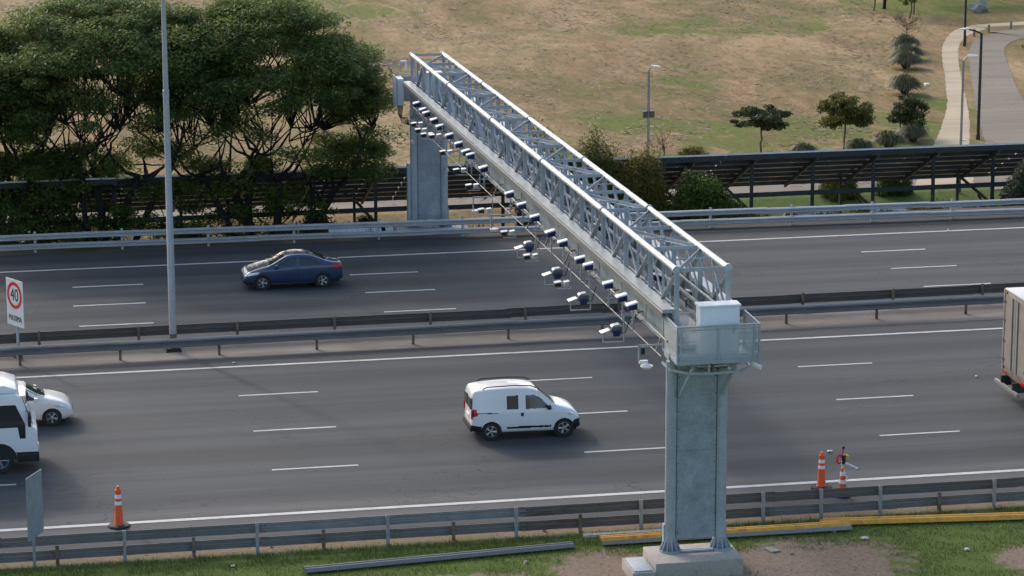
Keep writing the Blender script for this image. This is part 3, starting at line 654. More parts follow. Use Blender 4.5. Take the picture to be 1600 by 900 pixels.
# hanging units: large floodlight with blue box; small pair of black-faced boxes
def make_flood():
    r = thing('flood_unit', 'x', 'lamp')
    part('hanger', MB().box(.50, .54, -.02, .02, -.5, .55).box(-.35, .54, -.02, .02, -.52, -.48).box(-.35, -.31, -.02, .02, -.5, -.2), 'galvanised', r, smooth=False)
    b = MB(); b.add([(-.42, -.2, -.12), (-.08, -.2, -.02), (-.08, .2, -.02), (-.42, .2, -.12), (-.46, -.22, -.06), (-.08, -.22, .06), (-.08, .22, .06), (-.46, .22, -.06)], [(3, 2, 1, 0), (4, 5, 6, 7), (0, 1, 5, 4), (1, 2, 6, 5), (2, 3, 7, 6), (3, 0, 4, 7)]); part('reflector_plate', b, 'lamp_head', r, bevel=.01)
    part('housing', MB().box(-.02, .42, -.17, .17, -.10, .16), 'lamp_grey', r, bevel=.03); b = MB(); b.prism([(-.02, .16), (.42, .16), (.30, .26), (.05, .22)], -.17, .17, 'Y'); part('hood', b, 'galvanised', r, smooth=False)
    part('lens_box', MB().box(.02, .30, -.30, -.17, -.20, .02), 'camera_blue', r, bevel=.02)
    part('cable', MB().path([(.3, -.25, -.1), (.5, -.3, -.05), (.62, -.2, .2), (.72, -.1, .5)], .02, 5), 'cable', r); return r
def make_pair():
    r = thing('beam_sensor', 'x', 'sensor')
    part('hanger', MB().box(.30, .33, -.015, .015, -.25, .55).box(-.30, .33, -.015, .015, -.26, -.23), 'galvanised', r, smooth=False)
    for x, s_ in ((-.26, 1), (.12, .8)):
        part('shade', MB().prism([(-.15 * s_ + x, .03), (.15 * s_ + x, .07), (.15 * s_ + x, .10), (-.15 * s_ + x, .06)], -.17, .17, 'Y'), 'lamp_head', r, smooth=False)
        part('sensor_face', MB().box(x - .13 * s_, x + .13 * s_, -.14, .10, -.12, .03), 'black_plastic' if s_ == 1 else 'lamp_head', r)
    part('cable', MB().path([(.2, 0, 0), (.35, .1, .1), (.3, .1, .35), (.33, 0, .5)], .014, 5), 'cable', r); return r
fl = make_flood(); pa = make_pair()
for i, (y, z) in enumerate([(104.9, 6.2), (99.8, 6.35), (95.5, 6.45), (90.5, 6.58)]):
    o = fl if i == 0 else copy_tree(fl); o.location = (20.46, y, z); o.scale = (.80, .80, .80); o['label'] = '%s large white flood unit hanging left of the gantry, counted from the far column' % ORD[i]; o['group'] = 'flood units under the gantry'
for i, (y, z) in enumerate([(129.3, 6.5), (128.2, 6.42), (126.6, 6.5), (124.4, 6.84), (121.6, 6.65), (118.3, 6.5), (115.4, 6.42), (112.6, 6.0), (107.8, 6.12), (103.4, 6.18), (97.9, 6.43)]):
    o = pa if i == 0 else copy_tree(pa); o.location = (20.45, y, z); o.scale = (.8, .8, .8); o['label'] = '%s pair of small black-faced sensors from the far column, hanging under the gantry' % ORD[i]; o['group'] = 'sensor pairs under the gantry'
t = thing('dome_camera', 'white dome camera on a drop bracket at the near end of the gantry', 'camera', (20.4, 86.5, 6.62))
part('bracket', MB().box(.0, .75, -.02, .02, .42, .47).box(.0, .05, -.02, .02, -.02, .45), 'galvanised', t, smooth=False); part('arm_box', MB().box(.03, .30, -.07, .07, -.12, -.02), 'camera_white', t, bevel=.02)
part('dome', MB().lathe([(.03, .1), (.19, .07), (.2, .04), (.16, .0), (.08, -.06), (.02, -.07)], (.26, -.05, -.24), 16), 'camera_white', t); part('junction', MB().box(.08, .2, -.05, .05, .17, .38), 'black_plastic', t)
for i, y in enumerate((113.4, 109.5)):
    t = thing('dome_camera', ('far one' if i == 0 else 'near one') + ' of two dome cameras on angled arms halfway along the gantry', 'camera', (20.05, y, ztop(y) - 2.9))
    part('bracket', MB().box(0, .9, -.02, .02, .42, .47).box(0, .05, -.02, .02, -.1, .45), 'galvanised', t, smooth=False); part('dome', MB().lathe([(.03, .08), (.17, .05), (.17, .02), (.1, -.06), (.02, -.07)], (.14, 0, -.12), 14), 'camera_white', t)

# ------------------------------------------------------------------ cones and road works bits
def cone(name, label, x, y, h, rz=0):
    t = thing(name, label, 'traffic cone', (x, y, .02), rz, 'orange traffic cones on the near shoulder')
    part('base', MB().lathe([(.36, 0), (.37, .03), (.34, .06), (.18, .075)], n=10), 'rubber', t, smooth=False)
    prof = lambda z: .155 - .075 * (z / h)
    part('body', MB().lathe([(.19, .05), (prof(.1), .10), (prof(h * .86), h * .86), (.10, h * .88), (.10, h * .93), (.06, h * .96), (.045, h)]), 'cone_orange', t)
    for (a, c) in ((.56, .65), (.72, .82)): part('reflective_band', MB().lathe([(prof(h * a) + .004, h * a), (prof(h * c) + .004, h * c)]), 'reflective_white', t)
    part('grip', MB().box(-.03, .03, -.055, .055, h * .96, h + .04), 'cone_orange', t); return t
cone('traffic_cone', 'orange traffic cone with two white bands at the left, beside the sign seen from behind', 4.88, 93.7, 1.32)
cone('traffic_cone', 'tall orange traffic cone with black base on the right shoulder', 28.38, 93.35, 1.22)
t = thing('traffic_cone', 'smaller orange and white cone partly behind the guardrail at right', 'traffic cone', (28.80, 92.3, .02), 0, 'orange traffic cones on the near shoulder')
part('base', MB().lathe([(.28, 0), (.28, .04), (.15, .06)], n=8), 'rubber', t, smooth=False); part('body', MB().lathe([(.15, .05), (.06, .98), (.03, 1.0)]), 'cone_orange', t)
part('reflective_band', MB().lathe([(.121, .45), (.108, .58)]), 'reflective_white', t); part('reflective_band', MB().lathe([(.092, .72), (.078, .86)]), 'reflective_white', t)
t = thing('warning_lamp', 'broken warning lamp with white arm leaning on the smaller cone', 'lamp', (28.80, 92.3, .95))
part('arm', MB().tube((-.05, 0, .28), (.50, -.1, .02), .028), 'reflective_white', t); part('arm_tip', MB().tube((.50, -.1, .02), (.53, -.105, .005), .034), 'black_plastic', t)
part('tripod_leg', MB().tube((-.06, .0, .2), (.14, -.12, -.35), .022), 'reflective_white', t); part('tripod_leg', MB().tube((-.06, .0, .25), (.0, -.05, -.1), .02), 'lamp_head', t)
part('lamp_ring', MB().path([(-.14 + .08 * math.cos(a), -.02, .36 + .14 * math.sin(a)) for a in np.linspace(.6, 5.6, 12)], .035, 6), 'sign_red', t)
part('lamp_body', MB().tube((.02, 0, .2), (.02, 0, .5), .07), 'black_plastic', t); part('lens', MB().lathe([(.02, 0), (.08, .03), (.085, .14), (.03, .18)], (.13, .02, .32), 12), 'yellow_plastic', t); part('mast', MB().tube((-.06, 0, .42), (.0, 0, .72), .03), 'sign_red', t); part('knob', MB().lathe([(.02, 0), (.055, .03), (.05, .09), (.02, .11)], (.0, 0, .70), 10), 'black_plastic', t)

# ------------------------------------------------------------------ signs
def text_mesh(body, size, mat, off=.006):
    c = bpy.data.curves.new('txt', 'FONT'); c.body = body; c.size = size; c.align_x = 'CENTER'; c.align_y = 'CENTER'; c.extrude = .004; c.offset = off
    o = bpy.data.objects.new('txt', c); COL.objects.link(o); dg = bpy.context.evaluated_depsgraph_get(); dg.update()
    me = bpy.data.meshes.new_from_object(o.evaluated_get(dg)); bpy.data.objects.remove(o); me.materials.clear(); me.materials.append(MT[mat]); return me
# faces +local Y... board in local XZ, front towards -Y ; rotated so it is seen obliquely
t = thing('speed_sign', 'white 40 MAXIMA speed limit sign with red ring on the median', 'sign', (2.3, 116.3, 0), R(-60))
part('post', MB().box(-.05, .05, .02, .10, -.2, 2.6), 'pole_grey', t); part('foot', MB().box(-.28, -.22, .0, .08, -.2, .45).box(.22, .28, .0, .08, -.2, .45).box(-.28, .28, .01, .07, .18, .24), 'post_rusty', t, smooth=False)
bd = part('board', MB().box(-.60, .60, -.012, .012, 1.35, 3.22), 'sign_white', t, smooth=False)
def ring(r0, r1, zc, y, n=48):
    b = MB(); vs = []
    for y_ in (y, y + .004):
        for r_ in (r0, r1):
            for i in range(n): a = 2 * math.pi * i / n; vs.append((r_ * math.cos(a), y_, zc + r_ * math.sin(a)))
    fs = []
    for i in range(n):
        j = (i + 1) % n; fs += [(i, j, n + j, n + i), (2 * n + i, 3 * n + i, 3 * n + j, 2 * n + j), (n + i, n + j, 3 * n + j, 3 * n + i), (i, 2 * n + i, 2 * n + j, j)]
    return b.add(vs, fs)
part('red_ring', ring(.40, .54, 2.58, -.018), 'sign_red', bd, smooth=False)
def hand_text(me, parent, name, z, sx=1.0, sz=1.0):
    o = part(name, me, None, parent); o.rotation_euler = (R(90), 0, 0); o.location = (0, -.018, z); o.scale = (sx, sz, 1); return o
hand_text(text_mesh('40', .62, 'sign_black', .0), bd, 'numeral', 2.58, .95, 1.15); hand_text(text_mesh('MAXIMA', .25, 'sign_black', .0), bd, 'lettering', 1.64, .98, 1.35)
t = thing('road_sign', 'grey back of a traffic sign on a thin post at the lower left', 'sign', (2.05, 90.0, 0), R(63))
part('post', MB().box(-.035, .035, -.035, .035, -.3, 2.9), 'rail_new', t)
bd = part('board', MB().box(-.56, .56, -.09, -.075, 1.02, 3.05), 'sign_back', t, smooth=False)
for z in (1.55, 2.5): part('clamp', MB().box(-.25, .25, -.075, -.035, z - .03, z + .03), 'rail_new', t, smooth=False)

# ------------------------------------------------------------------ lamp poles
t = thing('lamp_post', 'tall grey street lamp pole with rusty base on the highway median', 'street lamp', (8.45, 116.45, 0))
part('pole', MB().lathe([(.145, 0), (.14, 5.0), (.137, 5.01), (.115, 10.2), (.126, 10.21), (.126, 10.5), (.105, 10.51), (.08, 15.5)], n=16), 'pole_grey', t)
part('base_plate', MB().box(-.32, .32, -.32, .32, 0, .04).box(-.24, .24, -.24, .24, .04, .14), 'dark_steel', t, bevel=.01)
for sx in (-1, 1):
    for sy in (-1, 1): part('anchor_bolt', MB().tube((.26 * sx, .26 * sy, .04), (.26 * sx, .26 * sy, .16), .03, n=6), 'dark_steel', t)
part('rust_band', MB().lathe([(.1475, .15), (.1470, .70)], n=16), 'post_rusty', t)
for s_ in (-1, 1):
    part('arm', MB().path([(0, 0, 15.3), (0, s_ * .8, 15.9), (0, s_ * 2.4, 16.1)], [.06, .05, .045], 8), 'pole_grey', t); part('lamp_head', MB().box(-.16, .16, min(s_ * 2.3, s_ * 3.1), max(s_ * 2.3, s_ * 3.1), 16.02, 16.16), 'lamp_head', t, bevel=.03)
def park_lamp(label, x, y, h, r, mat, arm, head, extra=None):
    t = thing('lamp_post', label, 'street lamp', (x, y, GZ))
    part('pole', MB().lathe([(r * 1.3, 0), (r * 1.25, .3), (r, .32), (r * .8, h)], n=10), mat, t)
    ax, ay = arm; part('arm', MB().path([(0, 0, h - .05), (ax * .5, ay * .5, h + .12), (ax, ay, h + .2)], r * .5, 6), mat, t)
    d = Vector((ax, ay, 0)).normalized(); n_ = Vector((-d.y, d.x, 0)) * .13; p = Vector((ax, ay, h + .2)); e = p + d * head
    part('lamp_head', MB().add([p + n_, p - n_, e - n_, e + n_, p + n_ + Vector((0, 0, .1)), p - n_ + Vector((0, 0, .1)), e - n_ + Vector((0, 0, .06)), e + n_ + Vector((0, 0, .06))], [(3, 2, 1, 0), (4, 5, 6, 7), (0, 1, 5, 4), (1, 2, 6, 5), (2, 3, 7, 6), (3, 0, 4, 7)]), 'lamp_head', t, smooth=False); return t
t = park_lamp('slim street lamp with black boxes halfway up, behind the dark canopy', 35.75, 149.65, 7.0, .075, 'lamp_grey', (.12, -.05), .45)
for s_ in (-1, 1): part('speaker_box', MB().box(s_ * .17 - .13, s_ * .17 + .13, -.12, .12, 4.55, 4.9), 'black_plastic', t, bevel=.02)
t = park_lamp('slim grey street lamp beside the pale footpath, its head turned right', 52.67, 149.31, 7.05, .075, 'lamp_grey', (.25, 0), .5)
part('floodlight', MB().box(.06, .28, -.08, .08, 2.75, 2.83), 'lamp_head', t)
park_lamp('tall dark street lamp with a long arm to the left beside the park road', 58.84, 163.87, 6.25, .10, 'lamp_dark', (-.75, .1), .45)
park_lamp('farthest dark lamp pole, where the footpath bends at the top right', 70.1, 198.63, 6.4, .09, 'lamp_dark', (-.6, 0), .5)

# ------------------------------------------------------------------ solar canopies
YH, ZH, YL, ZL = 141.0, 2.28, 147.0, -.38
def cz(y): return ZH + (ZL - ZH) * (y - YH) / (YL - YH)
nrow, pw = 4, 1.965; pl = (YL - YH) / nrow; slope = math.atan2(ZL - ZH, YL - YH); plen = math.hypot(YL - YH, ZL - ZH) / nrow
pm_ = MB().box(.01, pw - .01, .01, plen - .01, .0, .035).mesh('solar_panel', None, False); pm_.materials.append(MT['panel_back']); 
pe_ = MB().box(.005, pw - .005, -.004, .05, .036, .075).mesh('panel_frame', 'panel_edge', False)
names = ['leftmost dark solar canopy, behind the big trees', 'dark solar canopy behind the far gantry column', 'dark solar canopy behind the rust and green bushes right of the gantry', 'dark solar canopy with yellow-green hedges beneath, in front of the park path', ]
x_start = -9.6
for ci in range(5):
    x0 = x_start + ci * 15.75
    lab = (names + ['rightmost dark solar canopy, running out of the frame behind the silver-green bush'])[ci]
    t = thing('solar_canopy', lab, 'canopy', (x0, YH, GZ), 0, 'solar canopies along the highway'); O = (x0, YH, GZ)
    for i in range(8):
        for j in range(nrow):
            o = part('solar_panel', pm_, None, t); o.location = (i * pw, j * pl, cz(YH + j * pl) - GZ); o.rotation_euler = (slope, 0, 0)
        o = part('panel_frame', pe_, None, t); o.location = (i * pw, 0, ZH - GZ); o.rotation_euler = (slope, 0, 0)
    for j in range(7):
        y = YH + .12 + (YL - YH - .3) * j / 6; z = cz(y) - .11
        member('purlin', 'bar', 'dark_steel', (x0, y, z), (x0 + 15.72, y, z), .09, .17 if j else .26, t, O)
    for i in range(5):
        x = x0 + 1.55 + i * 3.15
        if x > x0 + 15.6: continue
        member('post', 'bar', 'dark_steel', (x, YH + .9, GL - .1), (x, YH + .9, cz(YH + .9) - .2), .15, .15, t, O)
        if i % 2 == 0:
            member('post', 'bar', 'dark_steel', (x - .55, YH + 4.6, GL - .1), (x - .55, YH + 4.6, cz(YH + 4.6) - .2), .13, .13, t, O)
            member('brace', 'bar', 'dark_steel', (x + .9, YH + .9, GZ + .1), (x - .55, YH + 4.5, cz(YH + 4.6) - .35), .11, .11, t, O)
            member('brace', 'bar', 'dark_steel', (x - .75, YH + .9, GZ + 1.4), (x + .0, YH + .9, GZ + .1), .11, .11, t, O)
            member('brace', 'bar', 'dark_steel', (x - 1.4, YH + 2.6, cz(YH + 2.6) - .6), (x - .05, YH + 1.0, cz(YH + 1.0) - .35), .07, .07, t, O)
        member('rafter', 'bar', 'dark_steel', (x, YH + .1, cz(YH + .1) - .24), (x, YL - .1, cz(YL - .1) - .24), .11, .18, t, O)
    member('tie_beam', 'bar', 'dark_steel', (x0, YH + .82, .05), (x0 + 15.7, YH + .82, .10), .12, .22, t, O)

# ------------------------------------------------------------------ vehicles
def interp(pts, x):
    xs = [p[0] for p in pts]; return np.interp(x, xs, [p[1] for p in pts])
def chaikin(P, it=2):
    for _ in range(it):
        Q = [P[0]]
        for a, b in zip(P[:-1], P[1:]): Q += [(.75 * a[0] + .25 * b[0], .75 * a[1] + .25 * b[1]), (.25 * a[0] + .75 * b[0], .25 * a[1] + .75 * b[1])]
        P = Q + [P[-1]]
    return P
def smooth_prof(pts, it=2):
    return sorted(chaikin(sorted(pts), it))
def inpoly(px, pz, poly):
    ins = np.zeros(px.shape, bool); j = len(poly) - 1
    for i in range(len(poly)):
        xi, zi = poly[i]; xj, zj = poly[j]
        c = ((zi > pz) != (zj > pz)) & (px < (xj - xi) * (pz - zi) / (zj - zi + 1e-9) + xi); ins ^= c; j = i
    return ins
def car(name, label, cat, loc, rz, S, group=None):
    t = thing(name, label, cat, loc, rz, group)
    L, W = S['L'], S['W'] / 2; top = smooth_prof(S['top'], 2); belt = S['belt']; bot = S['bot']
    xs = np.linspace(-L / 2, L / 2, int(L / .026)); rings = []; NH = 96
    for x in xs:
        zt_ = interp(top, x); zb = interp(bot, x); be = interp(belt, x)
        e = (L / 2 - abs(x)); tap = S.get('tap', .5); wb_ = W * (1 - S.get('tapa', .14) * max(0, 1 - e / tap) ** 2.2) * (1 - .10 * max(0, 1 - e / .06))
        hb = max(0, zt_ - be); bz = min(be, zt_ - .09)
        lean = S.get('lean', .20)
        P = [(wb_ * .70, zb), (wb_ * .86, zb), (wb_ * .96, zb + .10), (wb_, zb + .45 * (bz - zb)), (wb_ * .985, bz - .05), (wb_ * .955, min(bz + .015, zt_ - .05))]
        wr = wb_ * (.955 - lean * min(1, hb / .5)); P += [(wr, max(zt_ - .075, P[-1][1] + .005)), (wr - .09, zt_ - .008), (wr * .5, zt_ + .012), (0, zt_ + .02)]
        P = np.array(chaikin(P, 2)); d = np.r_[0, np.cumsum(np.hypot(*np.diff(P, axis=0).T))]; s_ = np.linspace(0, d[-1], NH)
        y = np.interp(s_, d, P[:, 0]); z = np.interp(s_, d, P[:, 1])
        rings.append(np.stack([np.full(2 * NH - 1, x), np.r_[-y, y[::-1][1:]], np.r_[z, z[::-1][1:]]], 1))
    V = np.array(rings); nx, nr = V.shape[:2]
    I = np.arange(nx * nr).reshape(nx, nr); F = np.stack([I[:-1, :-1], I[:-1, 1:], I[1:, 1:], I[1:, :-1]], -1).reshape(-1, 4)
    VV = V.reshape(-1, 3); C = VV[F].mean(1); N = np.cross(VV[F[:, 2]] - VV[F[:, 0]], VV[F[:, 3]] - VV[F[:, 1]]); N /= np.linalg.norm(N, axis=1)[:, None] + 1e-9
    if (N[:, 2] * (C[:, 2] > 1.0)).sum() < 0: F = F[:, ::-1]; N = -N
    cx, cy, cz_ = C.T; tag_ = np.zeros(len(F), int); side = np.abs(N[:, 1]) > .42
    keys = [('body', S['paint'])]
    def assign(mask, nm_, mt_):
        keys.append((nm_, mt_)); tag_[mask & (tag_ == 0)] = len(keys) - 1
    r = S['wr']
    arch = np.zeros(len(F), bool)
    for wx in S['wx']: arch |= (np.hypot(cx - wx, cz_ - r) < r + .055) & side
    arch |= (cz_ < np.interp(cx, [p[0] for p in bot], [p[1] for p in bot]) + .004) & (np.abs(cy) < W * .8)
    tag_[arch] = -1
    for (nm_, mt_, poly) in S['sides']:
        m = inpoly(cx, cz_, poly) & side
        assign(m & (cy < 0), nm_, mt_); assign(m & (cy > 0), nm_, mt_)
    be_ = np.interp(cx, [p[0] for p in belt], [p[1] for p in belt])
    for (nm_, mt_, x0, x1, z0, z1, yw) in S['tops']:
        assign((cx > x0) & (cx < x1) & (cz_ > z0) & (cz_ < z1) & (np.abs(cy) < yw) & ~side, nm_, mt_)
    for ti, (nm_, mt_) in enumerate(keys):
        f = F[tag_ == ti]
        if len(f) == 0: continue
        u, inv = np.unique(f, return_inverse=True); inv = inv.reshape(-1, 4)
        vv = VV[u].copy()
        me = bpy.data.meshes.new(nm_); fl_ = [tuple(int(k_) for k_ in q) for q in inv]
        if ti == 0:  # close the two ends
            for end in (0, nx - 1):
                idx = list(I[end]); base = len(vv); vv = np.vstack([vv, VV[idx]]); rng_ = list(range(base, base + nr)); fl_.append(tuple(rng_ if end else rng_[::-1]))
        me.from_pydata([tuple(v) for v in vv], [], fl_); me.materials.append(MT[mt_]); me.shade_smooth(); me.set_sharp_from_angle(angle=R(50)); part(nm_, me, None, t)
    part('underbody', MB().box(-L / 2 + .15, L / 2 - .15, -W * .80, W * .80, .20, .42), 'trim_black', t, smooth=False)
    wheel = wheel_mesh(r, S.get('ww', .2))
    for wx in S['wx']:
        for sy in (-1, 1):
            wa = part('wheel_arch', MB().lathe([(r + .05, -.14), (r + .05, .14)], n=24), 'trim_black', t); wa.location = (wx, sy * (W - .2), r); wa.rotation_euler = (R(90), 0, 0)
            w_ = part('wheel', wheel[0], None, t); w_.location = (wx, sy * (W - .13), r); w_.rotation_euler = (0, random.random() * 3, math.pi if sy > 0 else 0)
            part('rim', wheel[1], None, w_)
    for sy in (-1, 1):
        if 'mirror' in S: mx, mz = S['mirror']; part('mirror', MB().box(mx - .07, mx + .07, sy * (W + .07) - .09, sy * (W + .07) + .09, mz, mz + .15), S.get('mirror_mat', S['paint']), t, bevel=.03)
    for (nm_, mt_, bx) in S.get('boxes', []):
        b = MB(); b.box(*bx); part(nm_, b, mt_, t, bevel=.012)
    for (nm_, mt_, pts, rr) in S.get('pipes', []):
        for sy in (-1, 1): part(nm_, MB().path([(p[0], sy * p[1], p[2]) for p in pts], rr, 6), mt_, t)
    return t
_wm = {}
def wheel_mesh(r, w):
    key = (r, w)
    if key in _wm: return _wm[key]
    def lat(prof, n=32):
        b = MB().lathe(prof, n=n); b.v = [(x, -z, y) for (x, y, z) in b.v]; return b      # axis along -Y (outside)
    ty = lat([(r * .64, -w / 2), (r * .93, -w / 2), (r, -w / 2 + .03), (r, w / 2 - .03), (r * .93, w / 2), (r * .66, w / 2), (r * .64, w / 2 - .05)])
    rim = MB()
    a = lat([(r * .1, w / 2 - .09), (r * .62, w / 2 - .09), (r * .66, w / 2 - .01), (r * .62, w / 2 - .005), (r * .58, w / 2 - .06)]); rim.add(a.v, a.f)
    for i in range(5):
        for off in (-.11, .11):
            an = 2 * math.pi * i / 5 + off; p0 = (r * .12 * math.cos(an), -(w / 2 - .03), r * .12 * math.sin(an)); p1 = (r * .62 * math.cos(an), -(w / 2 - .02), r * .62 * math.sin(an)); rim.tube(p0, p1, .022, n=5)
    h_ = lat([(.01, w / 2 - .08), (r * .2, w / 2 - .05), (r * .15, w / 2 - .01), (.01, w / 2)], 12); rim.add(h_.v, h_.f)
    _wm[key] = (ty.mesh('tyre', 'rubber'), rim.mesh('rim', 'rim_silver')); return _wm[key]

sedan = dict(L=4.35, W=1.73, paint='paint_car_blue', wr=.31, wx=(-1.28, 1.35), ww=.2, tap=.6, tapa=.16, lean=.21,
    top=[(-2.175, .62), (-2.16, .92), (-2.08, 1.06), (-1.75, 1.11), (-1.45, 1.16), (-.85, 1.42), (-.35, 1.475), (.1, 1.46), (.35, 1.40), (1.0, 1.04), (1.35, .97), (1.85, .84), (2.08, .72), (2.175, .50)],
    belt=[(-2.2, .98), (-1.0, .97), (0, .93), (1.2, .88), (2.2, .80)], bot=[(-2.2, .33), (-1.7, .22), (1.7, .20), (2.2, .28)], mirror=(.72, .96),
    sides=[('front_window', 'glass_dark', [(-.17, .99), (-.17, 1.365), (.20, 1.32), (.78, .975)]), ('rear_window', 'glass_dark', [(-.27, .995), (-.27, 1.37), (-.75, 1.33), (-1.30, 1.03), (-1.15, 1.0)]),
           ('door_gap', 'trim_black', [(-.24, .30), (-.24, .97), (-.215, .97), (-.215, .30)]), ('headlight', 'head_clear', [(1.55, .70), (1.45, .80), (2.2, .74), (2.2, .60)]), ('tail_light', 'tail_red', [(-2.2, .80), (-2.2, .98), (-1.62, .99), (-1.75, .86)]),
           ('side_skirt', 'paint_car_silver', [(-.95, .225), (-.95, .26), (.98, .255), (.98, .22)]), ('door_handle', 'trim_black', [(-.12, .86), (-.12, .885), (.04, .885), (.04, .86)]), ('door_handle', 'trim_black', [(-1.0, .88), (-1.0, .905), (-.84, .905), (-.84, .88)])],
    tops=[('windscreen', 'glass_screen', .36, 1.02, 1.05, 1.41, .66), ('rear_screen', 'glass_dark', -1.42, -.86, 1.16, 1.42, .60), ('grille', 'trim_black', 1.9, 2.2, .25, .62, .5), ('headlight', 'head_clear', 1.7, 2.12, .62, .80, .9)],
    boxes=[('number_plate', 'reflective_white', (-2.19, -2.17, -.26, .26, .70, .82)), ('bumper_grille', 'trim_black', (2.14, 2.185, -.5, .5, .32, .46))])
car('sedan', 'dark blue sedan driving left in the far carriageway', 'car', (14.42, 126.98, .022), math.pi, sedan)
van = dict(L=3.95, W=1.72, paint='paint_car_white', wr=.32, wx=(-1.28, 1.36), ww=.2, tap=.5, tapa=.12, lean=.13,
    top=[(-1.975, .70), (-1.965, 1.55), (-1.92, 1.74), (-1.80, 1.80), (-1.2, 1.85), (-.4, 1.86), (.2, 1.80), (.50, 1.69), (1.02, 1.22), (1.15, 1.14), (1.5, 1.06), (1.80, .92), (1.93, .76), (1.975, .48)],
    belt=[(-2, 1.08), (0, 1.05), (2, .96)], bot=[(-2, .34), (-1.6, .25), (1.6, .22), (2, .30)], mirror=(.80, 1.06), mirror_mat='trim_black',
    sides=[('front_window', 'glass_dark', [(-.02, 1.09), (-.02, 1.58), (.30, 1.57), (.52, 1.46), (.84, 1.12), (.84, 1.09)]), ('rear_window', 'glass_dark', [(-.72, 1.09), (-.72, 1.58), (-.28, 1.59), (-.28, 1.09)]),
           ('side_strip', 'trim_black', [(-.72, .40), (-.72, .48), (.90, .46), (.90, .38)]), ('slide_rail', 'trim_black', [(-1.78, .99), (-1.78, 1.02), (-1.02, 1.01), (-1.02, .98)]), ('door_handle', 'trim_black', [(-.20, .84), (-.20, .96), (-.10, .96), (-.10, .84)]),
           ('door_gap', 'lamp_grey', [(-.16, .34), (-.16, 1.60), (-.145, 1.60), (-.145, .34)]), ('bumper', 'trim_black', [(1.66, .26), (1.66, .50), (1.74, .62), (2.0, .66), (2.0, .24)]), ('bumper', 'trim_black', [(-2, .3), (-2, .56), (-1.64, .54), (-1.64, .28)]),
           ('headlight', 'head_clear', [(1.52, .80), (1.48, .92), (1.86, .90), (1.96, .76)]), ('tail_light', 'tail_red', [(-2.0, .86), (-2.0, 1.16), (-1.80, 1.14), (-1.76, .92)])],
    tops=[('windscreen', 'glass_screen', .46, 1.06, 1.20, 1.71, .70), ('front_bumper', 'trim_black', 1.80, 2.0, .25, .66, .9), ('headlight', 'head_clear', 1.64, 1.93, .72, .93, .95)],
    boxes=[('rear_door_glass', 'glass_dark', (-2.0, -1.972, -.68, -.06, 1.12, 1.55)), ('rear_door_glass', 'glass_dark', (-2.0, -1.972, .06, .68, 1.12, 1.55)), ('tail_light', 'tail_red', (-1.998, -1.95, -.80, -.72, .80, 1.12)), ('tail_light', 'tail_red', (-1.998, -1.95, .72, .80, .80, 1.12)), ('rear_bumper', 'trim_black', (-2.03, -1.93, -.76, .76, .34, .56)), ('number_plate', 'reflective_white', (-2.0, -1.972, -.26, .26, .74, .86))],
    pipes=[('roof_rack', 'trim_black', [(-1.55, .60, 1.83), (-1.40, .60, 1.90), (-.4, .60, 1.92), (.2, .60, 1.88), (.38, .60, 1.79)], .022)])
car('panel_van', 'small white van with black roof rails driving right in the near carriageway', 'van', (19.80, 102.0, .022), 0, van)
hatch = dict(sedan); hatch.update(L=4.1, paint='paint_car_cream', wx=(-1.25, 1.27), tapa=.2, tap=.8,
    top=[(-2.05, .62), (-2.03, .95), (-1.95, 1.15), (-1.6, 1.36), (-1.0, 1.44), (-.35, 1.475), (.15, 1.44), (.40, 1.36), (1.02, 1.03), (1.35, .97), (1.75, .84), (1.97, .70), (2.05, .48)],
    sides=[('front_window', 'glass_dark', [(-.17, .99), (-.17, 1.365), (.20, 1.32), (.78, .975)]), ('rear_window', 'glass_dark', [(-.27, .995), (-.27, 1.37), (-.95, 1.33), (-1.30, 1.03)]), ('headlight', 'head_clear', [(1.42, .70), (1.36, .80), (2.1, .74), (2.1, .60)]), ('tail_light', 'tail_red', [(-2.2, .85), (-2.2, 1.1), (-1.75, 1.08), (-1.75, .9)])],
    tops=[('windscreen', 'glass_screen', .40, 1.04, 1.04, 1.37, .66), ('rear_screen', 'glass_dark', -2.0, -1.6, 1.08, 1.36, .60), ('headlight', 'head_clear', 1.6, 2.0, .60, .79, .9), ('grille', 'trim_black', 1.9, 2.2, .25, .55, .5)],
    boxes=[('bumper_grille', 'trim_black', (2.02, 2.06, -.5, .5, .32, .46))])
car('hatchback', 'cream white hatchback behind the white truck cab at the left edge', 'car', (1.98, 106.98, .022), 0, hatch)
park_car = dict(hatch); park_car.update(paint='paint_car_silver')
for i, (x, lab, col) in enumerate(((43.0, 'silver parked car glimpsed between the far guardrail beams, left one under the hedges', 'paint_car_silver'), (45.7, 'light parked car glimpsed under the far guardrail, right of the silver one', 'paint_car_white'), (50.6, 'silver parked car behind the far guardrail near the silver-green bush', 'paint_car_silver'))):
    pc = dict(park_car); pc['paint'] = col; car('parked_car', lab, 'car', (x, 141.85, GL + .014), R(2 if i != 1 else 181), pc, 'cars parked under the canopies')

